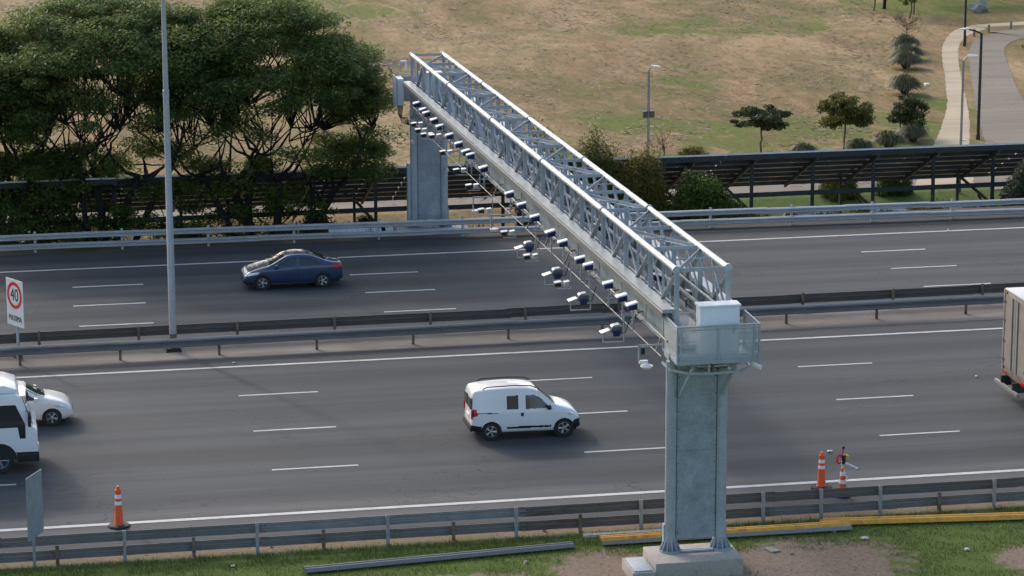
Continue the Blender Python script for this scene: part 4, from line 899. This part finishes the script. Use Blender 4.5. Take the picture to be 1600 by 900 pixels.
# white truck at the left edge
t = thing('truck', 'white truck cab with dark side window entering at the left edge', 'truck', (1.30, 101.55, .022))
cabp = [(-.75, .75), (-.75, 2.75), (.55, 2.80), (.78, 2.62), (1.10, 1.62), (1.26, 1.50), (1.28, .72)]
part('cab', MB().prism(cabp, -1.15, 1.15, 'Y'), 'paint_car_white', t, bevel=.035)
for sy in (-1, 1):
    y0, y1 = sorted((sy * 1.148, sy * 1.156))
    part('side_window', MB().prism([(-.55, 1.62), (-.55, 2.42), (.55, 2.42), (.86, 1.72), (.86, 1.22), (.66, 1.22), (.60, 1.62)], y0, y1, 'Y'), 'glass_dark', t, smooth=False)
    part('door_gap', MB().box(-.60, -.58, y0, y1, .80, 2.6), 'lamp_grey', t, smooth=False); part('door_handle', MB().box(-.52, -.36, y0, y1 + .01 * (sy > 0), 1.38, 1.43), 'trim_black', t, smooth=False)
    part('mirror', MB().box(.95, 1.05, min(sy * 1.25, sy * 1.5), max(sy * 1.25, sy * 1.5), 1.7, 2.2), 'trim_black', t, bevel=.03); part('mirror_arm', MB().tube((.9, sy * 1.15, 2.2), (1.0, sy * 1.4, 2.2), .02), 'trim_black', t)
    part('headlight', MB().box(1.20, 1.30, min(sy * .75, sy * 1.05), max(sy * .75, sy * 1.05), .82, 1.0), 'head_clear', t, bevel=.03)
    part('wheel_arch', MB().prism([(-.62 + .58 + .58 * math.cos(a), .50 + .58 * math.sin(a)) for a in np.linspace(0, math.pi, 14)], min(sy * 1.0, sy * 1.162), max(sy * 1.0, sy * 1.162), 'Y'), 'trim_black', t)
part('windscreen', MB().add([(.80, -1.0, 2.56), (.80, 1.0, 2.56), (1.09, 1.05, 1.68), (1.09, -1.05, 1.68), (.82, -1.0, 2.57), (.82, 1.0, 2.57), (1.115, 1.05, 1.69), (1.115, -1.05, 1.69)], [(0, 1, 2, 3), (7, 6, 5, 4), (0, 4, 5, 1), (2, 6, 7, 3)]), 'glass_screen', t, smooth=False)
part('roof_fairing', MB().prism([(-.7, 2.78), (-.6, 3.05), (.2, 3.08), (.62, 2.93), (.66, 2.80)], -1.02, 1.02, 'Y'), 'paint_car_white', t, bevel=.05)
part('sun_visor', MB().box(.70, .92, -1.0, 1.0, 2.62, 2.70), 'paint_car_white', t, bevel=.02)
part('bumper', MB().box(.55, 1.30, -1.12, 1.12, .36, .70), 'trim_black', t, bevel=.05); part('grille', MB().box(1.27, 1.30, -.7, .7, .78, 1.25), 'trim_black', t)
part('chassis', MB().box(-7.5, 1.0, -.45, .45, .55, .85), 'trim_black', t, smooth=False)
part('cargo_box', MB().box(-7.6, -.95, -1.25, 1.25, .95, 3.4), 'paint_car_white', t, bevel=.03)
wm_ = wheel_mesh(.48, .28)
for wx in (-.05, -5.6):
    for sy in (-1, 1):
        w_ = part('wheel', wm_[0], None, t); w_.location = (wx, sy * 1.0, .48); w_.rotation_euler = (0, 0, math.pi if sy > 0 else 0); part('rim', wm_[1], None, w_)
# box truck leaving at the right edge
t = thing('truck', 'beige box truck seen from behind at the right edge', 'truck', (38.62, 102.75, .022))
part('cargo_box', MB().box(0, 8.5, -1.25, 1.25, .92, 3.95), 'truck_beige', t, bevel=.03); part('box_roof', MB().box(-.01, 8.51, -1.26, 1.26, 3.95, 4.0), 'truck_roof', t, bevel=.02)
for (y0, y1) in ((-1.12, -.02), (.02, 1.12)):
    part('rear_door', MB().box(-.03, .0, y0, y1, 1.05, 3.82), 'truck_beige', t, smooth=False)
    ys_ = y0 if abs(y0) > abs(y1) else y1
    for z in (1.3, 2.0, 2.8, 3.5): part('hinge', MB().box(-.05, -.03, ys_ - .10, ys_ + .10, z - .04, z + .04), 'post_rusty', t, smooth=False)
    part('lock_bar', MB().tube((-.05, (y0 + y1) / 2 * .5, 1.0), (-.05, (y0 + y1) / 2 * .5, 3.8), .022), 'rail_new', t)
for sy in (-1, 1):
    part('corner_post', MB().box(-.05, .05, min(sy * 1.14, sy * 1.265), max(sy * 1.14, sy * 1.265), .9, 3.96), 'truck_beige', t, smooth=False)
    part('tail_light', MB().box(-.06, -.02, min(sy * .75, sy * 1.1), max(sy * .75, sy * 1.1), .76, .88), 'tail_red', t); part('marker_lamp', MB().box(-.04, -.0, min(sy * 1.0, sy * 1.12), max(sy * 1.0, sy * 1.12), 3.84, 3.92), 'orange_plastic', t)
    part('bumper_arm', MB().box(-.30, .5, sy * .6 - .05, sy * .6 + .05, .42, .80), 'dark_steel', t, smooth=False); part('mud_flap', MB().box(.9, .93, sy * .95 - .3, sy * .95 + .3, .2, .85), 'rubber', t)
part('sill', MB().box(-.04, .1, -1.25, 1.25, .78, .94), 'post_rusty', t, smooth=False); part('rear_bumper', MB().box(-.34, -.22, -1.2, 1.2, .40, .54), 'rail_old', t, bevel=.02)
part('chassis', MB().box(0, 9.5, -.45, .45, .55, .85), 'trim_black', t, smooth=False)
part('cab', MB().prism([(8.7, .7), (8.7, 2.7), (9.9, 2.75), (10.5, 1.7), (10.6, .6)], -1.15, 1.15, 'Y'), 'paint_car_white', t, bevel=.05)
for wx in (1.9, 9.4):
    for sy in (-1, 1):
        w_ = part('wheel', wm_[0], None, t); w_.location = (wx, sy * 1.0, .48); w_.rotation_euler = (0, 0, math.pi if sy > 0 else 0); part('rim', wm_[1], None, w_)

# ------------------------------------------------------------------ vegetation
def leaves(centers, radii, n, size, flat=.0, asp=.42, upb=.6):
    """clump centers (m,3), radii (m,3), n leaves each -> (m*n,4,3)"""
    m = len(centers); C = np.repeat(centers, n, 0); Rr = np.repeat(radii, n, 0)
    d = rng.normal(size=(m * n, 3)); d /= np.linalg.norm(d, axis=1)[:, None]; d *= (rng.random((m * n, 1)) ** .45)
    P = C + d * Rr
    nrm = rng.normal(size=(m * n, 3)); nrm[:, 2] = np.abs(nrm[:, 2]) + upb; nrm /= np.linalg.norm(nrm, axis=1)[:, None]
    a = rng.normal(size=(m * n, 3)); a -= nrm * (a * nrm).sum(1)[:, None]; a /= np.linalg.norm(a, axis=1)[:, None]; b = np.cross(nrm, a)
    s = size * rng.uniform(.6, 1.35, (m * n, 1)); a = a * s; b = b * s * asp
    return np.stack([P - a, P + b * 1.0 - a * .1, P + a, P - b * 1.0 - a * .1], 1)
def limb(mb, p0, p1, r0, r1, bow=.12, n=6, sag=0.0):
    p0 = Vector(p0); p1 = Vector(p1); L = (p1 - p0).length; off = Vector(rng.normal(size=3)) * L * bow
    pts = []; rs = []
    for i in range(n + 1):
        t = i / n; p = p0.lerp(p1, t) + off * (math.sin(math.pi * t)) + Vector((0, 0, sag * math.sin(math.pi * t) * L)) + Vector(rng.normal(size=3)) * L * .012; pts.append(p); rs.append(r0 + (r1 - r0) * t)
    pts[0] = p0; pts[-1] = p1; mb.path(pts, rs, 6); return pts
def big_tree(label, x, y, z0, stems, crown, R_, ztop_, drop, nclump, nleaf, skirt, seed, droop=(), lean=(0, 0)):
    t = thing('umbrella_tree', label, 'tree', (x, y, z0), 0, 'large trees behind the far guardrail')
    cx, cy = crown; cl = []
    while len(cl) < nclump:
        r = math.sqrt(rng.random()); a = rng.random() * 2 * math.pi; X = cx + r * R_ * math.cos(a); Y = cy + r * R_ * .8 * math.sin(a)
        z = ztop_ - drop * r ** 2.2 - rng.random() ** 1.6 * 1.9; cl.append((X, Y, z))
    for _ in range(skirt):
        r = rng.uniform(.35, 1.0); a = rng.random() * 2 * math.pi; cl.append((cx + r * R_ * math.cos(a), cy + r * R_ * .8 * math.sin(a), ztop_ - drop * r ** 2 - rng.uniform(1.5, 4.2)))
    cl += list(droop); cl = np.array(cl); rad = rng.uniform(.55, 1.2, (len(cl), 1)) * np.array([[1.12, 1.12, .46]])
    V = leaves(cl, rad, int(nleaf * 1.3), .118, upb=1.1, asp=.30)
    V[:, :, 0] -= x; V[:, :, 1] -= y; V[:, :, 2] -= z0
    part('crown', quads('crown', V, 'leaf_big'), None, t)
    mb = MB(); ends = []
    for (dx, dy, fx, fy, fz, r0) in stems:
        pts = limb(mb, (dx, dy, -.3), (fx, fy, fz), r0, r0 * .72, .05)
        k_ = 5
        for i in range(k_):
            a = 2 * math.pi * (i + rng.random() * .6) / k_; q = (fx + math.cos(a) * R_ * .38, fy + math.sin(a) * R_ * .3, fz + rng.uniform(1.4, 2.8)); lp = limb(mb, (fx, fy, fz), q, r0 * .55, .022, .08, n=7, sag=-.14); ends.append(q); ends.append(tuple(lp[4]))
    E_ = np.array(ends)
    part('trunk', mb, 'bark', t)
    br = MB(); loc = cl - np.array([x, y, z0]); up_ = loc[loc[:, 2] > ztop_ - z0 - drop - 2.2]
    for q in ends[::2]:      # boughs carry on from the limb tips into the crown
        d = np.linalg.norm((up_ - np.array(q)) * np.array([1, 1, .6]), axis=1) + 9 * (up_[:, 2] < q[2] + .5)
        for j_ in np.argsort(d)[[0, 2, 5, 9]]: limb(br, q, tuple(up_[j_]), .038, .012, .05, 6, sag=-.06)
    for c in loc[::2]:
        d = np.linalg.norm(E_ - c, axis=1) + np.maximum(0, E_[:, 2] - c[2]) * 2; e = E_[np.argsort(d)[int(rng.integers(0, 3))]]
        limb(br, e, tuple(c), .045, .012, .06, 5, sag=-.10)
    part('branches', br, 'bark', t); return t
big_tree('spreading multi-stemmed tree left of the highway lamp pole', 7.0, 141.2, GL, [(0, 0, -2.2, .3, 4.4, .22), (.5, .2, 1.9, -.3, 4.6, .21), (-.4, .3, -4.4, .5, 5.0, .2), (.2, -.2, -.2, .6, 4.8, .22), (.7, .1, 3.6, .2, 5.4, .18), (-.2, .1, -1.0, -.4, 5.6, .16)], (7.6, 141.6), 6.7, 10.75, 2.5, 215, 310, 75, 1,
         droop=[(2.5 + rng.random() * 9, 140.4 + rng.random() * 2.2, rng.uniform(-1.2, 4.0)) for _ in range(74)])
big_tree('large dark green tree right of the highway lamp pole, crown reaching the gantry', 14.2, 140.6, GL, [(0, 0, -.9, .2, 4.0, .27), (.3, .1, 1.2, -.3, 4.4, .24), (1.3, .3, 4.0, .3, 3.6, .2), (-.2, .2, -2.4, .3, 4.6, .18), (.2, .2, .4, .5, 5.4, .18)], (14.9, 141.2), 5.7, 10.75, 3.6, 205, 320, 66, 2,
         droop=[(17.6 + rng.random() * 3.0, 140.0 + rng.random() * 2.5, rng.uniform(2.2, 6.2)) for _ in range(40)] + [(11.0 + rng.random() * 7.5, 140.0 + rng.random() * 1.8, rng.uniform(-1.2, 3.4)) for _ in range(50)])
big_tree('tree with dense low branches at the left edge of the frame', .6, 141.8, GL, [(0, 0, -.8, .2, 4.2, .24), (.5, .2, 1.8, .3, 4.4, .22), (-.3, .1, .5, -.3, 4.8, .2), (.6, .1, 3.2, .1, 5.0, .18)], (1.2, 142), 4.8, 8.9, 2.2, 150, 300, 60, 3,
         droop=[(1.2 + rng.random() * 4.8, 140.2 + rng.random() * 2.2, rng.uniform(-1.2, 3.6)) for _ in range(54)])

def small_tree(name, label, x, y, H, R_, zc, nc, nl, leaf, lsize, bark='bark_brown', tr=.06, hang=0.0, group='young trees in the park'):
    t = thing(name, label, 'tree', (x, y, GZ), 0, group); nc = int(nc * 1.7); nl = int(nl * 1.4); lsize *= .8
    cl = []
    for _ in range(nc):
        d = rng.normal(size=3); d /= np.linalg.norm(d); d *= rng.random() ** .4; cl.append((d[0] * R_, d[1] * R_, zc + d[2] * (H - zc) - hang * (abs(d[0]) ** 2) * R_))
    cl = np.array(cl); rad = rng.uniform(.2, .38, (nc, 1)) * np.array([[R_ * .9, R_ * .9, (H - zc) * .8]])
    part('crown', quads('crown', leaves(cl, rad, nl, lsize, upb=.1), leaf), None, t)
    mb = MB(); limb(mb, (0, 0, -.1), (.05, 0, zc - .15), tr, tr * .7, .03)
    part('trunk', mb, bark, t); br = MB()
    for c in cl: limb(br, (.05, 0, zc - .15 - .2 * rng.random()), tuple(c), tr * .4, .01, .08, 4)
    part('branches', br, bark, t); return t
small_tree('young_tree', 'small umbrella-shaped tree, leftmost of the row behind the canopy', 45.27, 162.1, 2.75, 1.55, 2.1, 34, 90, 'leaf_dark', .11, hang=.12)
small_tree('young_tree', 'small olive-green tree in the middle of the park row', 50.09, 161.94, 3.2, 1.6, 2.3, 40, 100, 'leaf_olive', .12, hang=.14)
small_tree('young_tree', 'dark round-crowned small tree beside the pampas clumps', 55.0, 165.3, 2.5, 1.15, 1.45, 34, 100, 'leaf_dark', .10)
small_tree('young_tree', 'far sapling with a thin green crown at the top right', 70.6, 212.4, 3.0, .8, 2.0, 14, 50, 'leaf_green', .10)
small_tree('young_tree', 'far sapling right beside the thin green one at the top right', 71.6, 214.4, 3.2, .8, 2.2, 14, 50, 'leaf_green', .10)
small_tree('young_tree', 'far sapling left of the two thin green ones', 69.3, 217.0, 2.6, .7, 1.8, 12, 40, 'leaf_dark', .10)
for i, (x, y) in enumerate(((73.6, 222.5), (81.0, 221.0), (76.5, 222.2), (79.0, 222.0), (70.4, 217.9))):
    small_tree('far_tree', ORD[i] + ' of the dark trunks along the top edge at right, listed near the footpath', x, y, 6.5, 1.8, 4.8, 30, 60, 'leaf_dark', .16, 'bark', .13, group='trees cut by the top edge of the frame')

def pampas(label, x, y, h, r, n=800):
    t = thing('pampas_grass', label, 'grass clump', (x, y, GZ), 0, 'pampas grass clumps in the park')
    Q = []
    a = rng.random(n) * 2 * np.pi; sp = r * np.sqrt(rng.random(n)) ** .8; hh = h * rng.uniform(.55, 1.05, n) * (1 - .35 * (sp / r) ** 2); b0 = rng.random((n, 2)) * .3 - .15
    d = np.stack([np.cos(a), np.sin(a)], 1); w = .024; sp = sp + .12
    pr = [(0, 0), (.30, .75), (.72, .98), (1.0, .62)]
    for k_ in range(3):
        (u0, v0), (u1, v1) = pr[k_], pr[k_ + 1]; tx = np.stack([-d[:, 1], d[:, 0]], 1) * w
        def pt(u, v, s_): return np.concatenate([b0 + d * (sp * u)[:, None] + tx * s_, (hh * v)[:, None]], 1)
        Q.append(np.stack([pt(u0, v0, -1), pt(u0, v0, 1), pt(u1, v1, 1 - .25 * k_), pt(u1, v1, -1 + .25 * k_)], 1))
    part('blades', quads('blades', np.concatenate(Q), 'pampas'), None, t); return t
for i, (x, y, h, r, lab) in enumerate(((65.3, 197.2, 1.25, 1.15, 'farthest pampas grass clump, below the bare sapling'), (64.2, 193.4, 1.2, 1.2, 'second farthest pampas grass clump in the row beside the path'), (62.96, 189.9, 1.25, 1.15, 'third pampas clump from the far end of the row beside the path'), (59.65, 180.0, 1.35, 1.2, 'pampas clump standing alone in the middle of the row'), (54.9, 164.0, 1.15, .9, 'pampas clump just below the dark round tree'), (52.87, 162.2, 1.1, 1.0, 'wide pampas clump left of the dark round tree'), (50.9, 161.5, .8, .9, 'low pampas clump right of the olive tree'), (47.76, 162.0, .55, .7, 'smallest pampas clump, between two young trees'))): pampas(lab, x, y, h, r)

def bush(name, label, x, y, z, rx, ry, h, nc, nl, leaf, lsize, spiky=0.0, group=None):
    t = thing(name, label, 'bush', (x, y, z), 0, group); nc = int(nc * 1.5); nl = int(nl * 1.3)
    cl = []
    for _ in range(nc):
        d = rng.normal(size=3); d[2] = abs(d[2]); d /= np.linalg.norm(d); d *= rng.uniform(.35, .92) ** .6; cl.append((d[0] * rx, d[1] * ry, d[2] * h * .88 + rng.normal() * spiky))
    cl = np.array(cl); rad = rng.uniform(.14, .26, (nc, 1)) * np.array([[rx + .3, ry + .3, h * (1 + spiky)]])
    part('foliage', quads('foliage', leaves(cl, rad, nl, lsize, upb=.2), leaf), None, t)
    mb = MB()
    for c in cl[::3]: limb(mb, (rng.normal() * .1, rng.normal() * .1, -.05), tuple(c), .035, .01, .06, 4)
    part('stems', mb, 'bark', t); return t
bush('green_bush', 'bright green rounded bush in front of the canopy right of the gantry', 35.9, 139.6, -1.75, 1.9, 1.2, 3.9, 130, 190, 'leaf_green', .075)
bush('green_bush', 'low green bush trailing right from the bright green rounded one', 37.9, 139.7, -1.75, 1.2, .8, 2.2, 50, 150, 'leaf_green', .08)
bush('rust_bush', 'tall rust-tinged shrub directly behind the truss, left of the green bush', 33.2, 140.4, -1.75, 1.5, 1.0, 5.0, 120, 170, 'leaf_rust', .07, .14)
bush('rust_bush', 'feathery olive shrub behind the truss, taller and further left', 30.9, 140.7, -1.75, 1.7, 1.1, 5.7, 130, 170, 'leaf_olive', .07, .18)
bush('rust_bush', 'olive shrub mostly hidden by the truss', 28.4, 141.0, -1.75, 1.3, 1.0, 6.3, 80, 150, 'leaf_olive', .07, .18)
bush('silver_bush', 'silver-green bush at the right edge behind the far guardrail', 52.4, 138.4, -1.3, 1.4, 1.0, 3.4, 90, 180, 'leaf_silver', .075)
bush('round_hedge', 'clipped yellow-green hedge under the canopy, left one', 46.1, 149.4, GZ, 1.15, .8, 1.7, 60, 150, 'leaf_yellow', .06)
bush('round_hedge', 'clipped green hedge under the canopy, right one', 49.1, 149.7, GZ, 1.05, .8, 1.7, 60, 150, 'leaf_green', .06)
bush('low_hedge', 'dark low hedge behind the far gantry column at its left', 20.0, 143.0, GZ, 1.6, .8, 1.5, 40, 130, 'leaf_dark', .07)
bush('low_hedge', 'green shrub between the tree trunks and the far column', 17.6, 142.3, GZ, 1.2, .8, 2.0, 40, 130, 'leaf_green', .07)
bush('dry_bush', 'dry grey-brown shrub just above the canopy edge', 41.2, 161.6, GZ, .9, .7, .75, 30, 60, 'leaf_rust', .05)
bush('path_shrub', 'green shrub beside the wooden wall at the far right', 74.8, 196.5, GZ, 1.3, 1.0, .9, 30, 90, 'leaf_green', .08)
bush('verge_weed', 'tall yellowish weeds behind the far guardrail under the canopy', 47.3, 138.4, -1.2, 1.6, .5, 1.6, 40, 60, 'leaf_yellow', .05, .1)
def bare(name, label, x, y, h, r, nb, mat):
    t = thing(name, label, 'shrub', (x, y, GZ)); mb = MB(); limb(mb, (0, 0, -.05), (.0, 0, h * .55), .035, .022, .03); part('trunk', mb, mat, t); br = MB()
    for _ in range(nb):
        z = h * rng.uniform(.2, .6); a = rng.random() * 6.28; e = (math.cos(a) * r * rng.uniform(.4, 1), math.sin(a) * r * rng.uniform(.4, 1), min(h, z + h * rng.uniform(.2, .5))); limb(br, (0, 0, z), e, .016, .006, .1, 4)
        for _ in range(3): e2 = tuple(np.array(e) + rng.normal(size=3) * .28); limb(br, tuple(np.array(e) * .8 + np.array([0, 0, z]) * .2), e2, .010, .004, .1, 3)
    part('twigs', br, mat, t); return t
bare('bare_sapling', 'leafless sapling above the farthest pampas clump', 67.3, 202.9, 1.9, 1.25, 26, 'bark_brown')
bare('red_shrub', 'thin reddish leafless shrub right of the slim lamp', 39.6, 162.0, 1.5, .5, 12, 'twig_red')
for i, (x, y) in enumerate(((59.4, 178.9), (54.9, 166.3), (62.6, 188.3))): bare('bare_sapling', ['thin bare stem growing out of the lone pampas clump', 'thin bare stem behind the dark round tree', 'thin bare stem beside the third pampas clump'][i], x, y, 1.7, .35, 7, 'bark_brown')

# grass blades on the near verge
n = 60000; x = rng.uniform(-1, 37, n); y = rng.uniform(82.0, 90.0, n)
def blob(cx, cy, rx, ry): return np.maximum(0, 1 - np.hypot((x - cx) / rx, (y - cy) / ry))
bareM = np.maximum.reduce([blob(25.8, 85.6, 3.9, 2.7), blob(19.6, 86.3, 2.1, 2.1), blob(33.5, 84.6, 2.2, 2.0), .5 * blob(13, 86.3, 6, .8)])
pat = .14 * np.sin(x * 7.1 + 2 * np.sin(y * 5.3)) * np.sin(y * 8.3 + 1.7 * np.sin(x * 4.9)) + np.sin(x * 1.9 + 1.3 * np.sin(y * 2.3)) * np.sin(y * 2.7 + 1.1 * np.sin(x * 1.4)) * .32
keep = (bareM + pat + rng.random(n) * .3 < .30) & ~((x > 20.5) & (x < 23.6) & (y < 87)); x = x[keep]; y = y[keep]; n = len(x)
a = rng.random(n) * 6.283; hgt = rng.uniform(.03, .10, n) * (1 + .6 * (y > 88.8)); lx = rng.normal(size=n) * .035; ly = rng.normal(size=n) * .035; w_ = .011
dx = np.cos(a) * w_; dy = np.sin(a) * w_; z0 = np.zeros(n)
V = np.stack([np.stack([x - dx, y - dy, z0], 1), np.stack([x + dx, y + dy, z0], 1), np.stack([x + lx + dx * .3, y + ly + dy * .3, hgt], 1), np.stack([x + lx - dx * .3, y + ly - dy * .3, hgt], 1)], 1)
o = bpy.data.objects.new('verge_grass', quads('verge_grass', V, 'blade_grass')); COL.objects.link(o); o['kind'] = 'stuff'
# low dry tufts over the park field
n = 60000; x = rng.uniform(0, 84, n); y = 152 + 84 * rng.random(n); 
px = np.sin(x * .55 + 1.7 * np.sin(y * .21)) + np.sin(y * .27 + 1.3 * np.sin(x * .37)) + .6 * np.sin(x * 1.9 + y * .8) + .6 * np.sin(x * 1.3 - y * 1.1)
keep = (px + rng.normal(size=n) * 1.1 > .3) & (x < 30 + (y - 150) * .55 + 24)
xl_ = np.interp(y, [150, 161, 168, 176.5, 188.6, 196.7, 203.8], [50, 54.7, 57.6, 60.9, 64.8, 67.4, 70.3]); keep &= x < xl_
x = x[keep]; y = y[keep]; n = len(x)
an = rng.random(n) * 6.28; sx = rng.uniform(.06, .20, n); hh = rng.uniform(.008, .03, n); dx = np.cos(an) * sx; dy = np.sin(an) * sx; lx = rng.normal(size=n) * .12; ly = -rng.uniform(.05, .25, n) * np.sign(dx + 1e-9); z0 = np.full(n, GZ + .004)
V = np.stack([np.stack([x - dx, y - dy, z0], 1), np.stack([x + dx, y + dy, z0], 1), np.stack([x + lx + dx * .6, y + ly + dy * .6, z0 + hh], 1), np.stack([x + lx - dx * .6, y + ly - dy * .6, z0 + hh], 1)], 1)
o = bpy.data.objects.new('field_grass', quads('field_grass', V, 'blade_dry')); COL.objects.link(o); o['kind'] = 'stuff'
# pebbles and clods on the bare earth
n = 2600; x = rng.uniform(0, 36, n); y = rng.uniform(82.5, 90.6, n); sz = rng.uniform(.008, .03, n) * (1 + 2 * (rng.random(n) > .96))
keep = (np.maximum.reduce([blob(25.8, 85.6, 3.9, 2.7), blob(19.6, 86.3, 2.1, 2.1), blob(33.5, 84.6, 2.2, 2.0)]) > .1) | (rng.random(n) > .75); x = x[keep]; y = y[keep]; sz = sz[keep]; n = len(x)
an = rng.random(n) * 6.28; D = np.stack([np.cos(an), np.sin(an)], 1) * sz[:, None]; E2 = np.stack([-np.sin(an), np.cos(an)], 1) * sz[:, None] * .7; XY = np.stack([x, y], 1)
def p3(o_, z): return np.concatenate([XY + o_, (sz * z)[:, None]], 1)
b0 = [p3(-D - E2, -.1), p3(D - E2, -.1), p3(D + E2, -.1), p3(-D + E2, -.1)]; t0 = [p3((-D - E2) * .6, 1), p3((D - E2) * .55, 1.1), p3((D + E2) * .6, .9), p3((-D + E2) * .5, 1)]
V = np.concatenate([np.stack(t0, 1)] + [np.stack([b0[i], b0[(i + 1) % 4], t0[(i + 1) % 4], t0[i]], 1) for i in range(4)])
o = bpy.data.objects.new('pebbles', quads('pebbles', V, 'pebble')); COL.objects.link(o); o['kind'] = 'stuff'
# taller weeds beside the near guardrail and under the far one
n = 9000; x = rng.uniform(-2, 52, n); y = 138.2 + rng.normal(size=n) * .8; keep = (np.sin(x * .9) + np.sin(x * 2.3 + 1) > -.2); x = x[keep]; y = np.maximum(y[keep], 137.0); n = len(x); z0 = np.where(y < 139.6, (y - 137) / 2.6 * GZ, GZ)
a = rng.random(n) * 6.283; hgt = rng.uniform(.1, .45, n); w_ = .02; dx = np.cos(a) * w_; dy = np.sin(a) * w_; lx = rng.normal(size=n) * .1; ly = rng.normal(size=n) * .1
V = np.stack([np.stack([x - dx, y - dy, z0], 1), np.stack([x + dx, y + dy, z0], 1), np.stack([x + lx + dx * .3, y + ly + dy * .3, z0 + hgt], 1), np.stack([x + lx - dx * .3, y + ly - dy * .3, z0 + hgt], 1)], 1)
o = bpy.data.objects.new('embankment_weeds', quads('embankment_weeds', V, 'leaf_dark')); COL.objects.link(o); o['kind'] = 'stuff'

# ------------------------------------------------------------------ small things
def crumple(r, seed, flat=.4):
    g = random.Random(seed); b = MB(); bm = bmesh.new(); bmesh.ops.create_icosphere(bm, subdivisions=2, radius=r)
    for v in bm.verts: v.co *= g.uniform(.6, 1.25); v.co.z *= flat
    b.v = [tuple(v.co) for v in bm.verts]; b.f = [tuple(v.index for v in f.verts) for f in bm.faces]; bm.free(); return b
lit = [('crumpled silver-white bag on the grass right of the yellow beams', 29.4 - 1.25, 87.75, .02, .12), ('clear plastic bottle-sized scrap in the grass at lower right', 30.95, 86.0, .03, .09), ('white scrap on the grass at lower left', 8.1, 88.9, .02, .08), ('white scrap on the near carriageway above the right cones', 29.9, 97.4, .04, .09), ('tiny white scrap beside the median edge line', 10.6, 113.9, .03, .06), ('tiny white scrap on the road near the beige truck', 38.4, 106.2, .03, .07), ('white scrap on the far shoulder line near the sedan', 13.9, 132.2, .03, .07), ('white scrap on the far edge line at right', 46.1, 132.1, .03, .07)]
for i, (lab, x, y, z, r) in enumerate(lit): solo('litter', crumple(r, i), 'rust_bag', lab, 'litter', 'scraps of litter', (x, y, z + r * .2), smooth=False)
b = MB().box(-.16, .16, -.22, .22, 0, .04); o = solo('loose_tile', b, 'wood_grey', 'grey slab lying on the bare earth right of the gantry column', 'slab', None, (24.95, 87.2, .01), False); o.rotation_euler = (0, .03, .3)
b = MB().box(-1.4, 1.4, -.11, .11, 0, .09); o = solo('kerb_stone', b, 'concrete_pale', 'pale concrete kerb piece on the earth below the guardrail left of the column', 'kerb', None, (20.8, 89.7, 0), False)
# white sheets stacked behind far guardrail
for i, (x0, x1, y, lab) in enumerate(((17.55, 20.1, 138.2, 'long row of white panels stacked behind the far guardrail left of the column'), (20.3, 21.0, 138.6, 'short white panel stack closest to the far column, behind the guardrail'))):
    t = thing('panel_stack', lab, 'panels', (x0, y, -1.2), 0, 'white panel stacks behind the far guardrail'); nn = int((x1 - x0) / .28)
    for k_ in range(nn): part('panel', MB().prism([(-.95, .62), (-.92, .59), (.65, 1.16 + .02 * (k_ % 2)), (.62, 1.20 + .02 * (k_ % 2))], k_ * .28, k_ * .28 + .265, 'X'), 'sheet_white', t, smooth=False)
t = thing('wood_screen', 'weathered vertical board screen at the far right edge', 'fence', (74.5, 198.6, GZ))
for k_ in range(9): part('board', MB().box(k_ * .24, k_ * .24 + .215, -.03, .03, 0, 1.75 + .08 * math.sin(k_ * 2.1)), 'wall_wood', t, smooth=False)
solo('boulder', crumple(.75, 91, .8), 'rock', 'grey boulder by the trees at the top right', 'rock', None, (76.9, 215, GZ + .25), smooth=False)
for i, (x, y) in enumerate(((70.6, 199.9), (72.3, 202.9), (74.0, 204.6), (76.2, 206.0))):
    b = MB().lathe([(.09, 0), (.09, .5), (.06, .55)], n=8); solo('wood_bollard', b, 'wall_wood', ORD[i] + ' short wooden bollard along the path bend, nearest first', 'bollard', 'bollards between footpath and park road', (x, y, GZ))
b = MB().box(-.14, .14, -.12, .12, 0, .16); solo('path_box', b, 'sheet_white', 'small white box lying left of the footpath', 'box', None, (62.1, 182.9, GZ), bevel=.02)
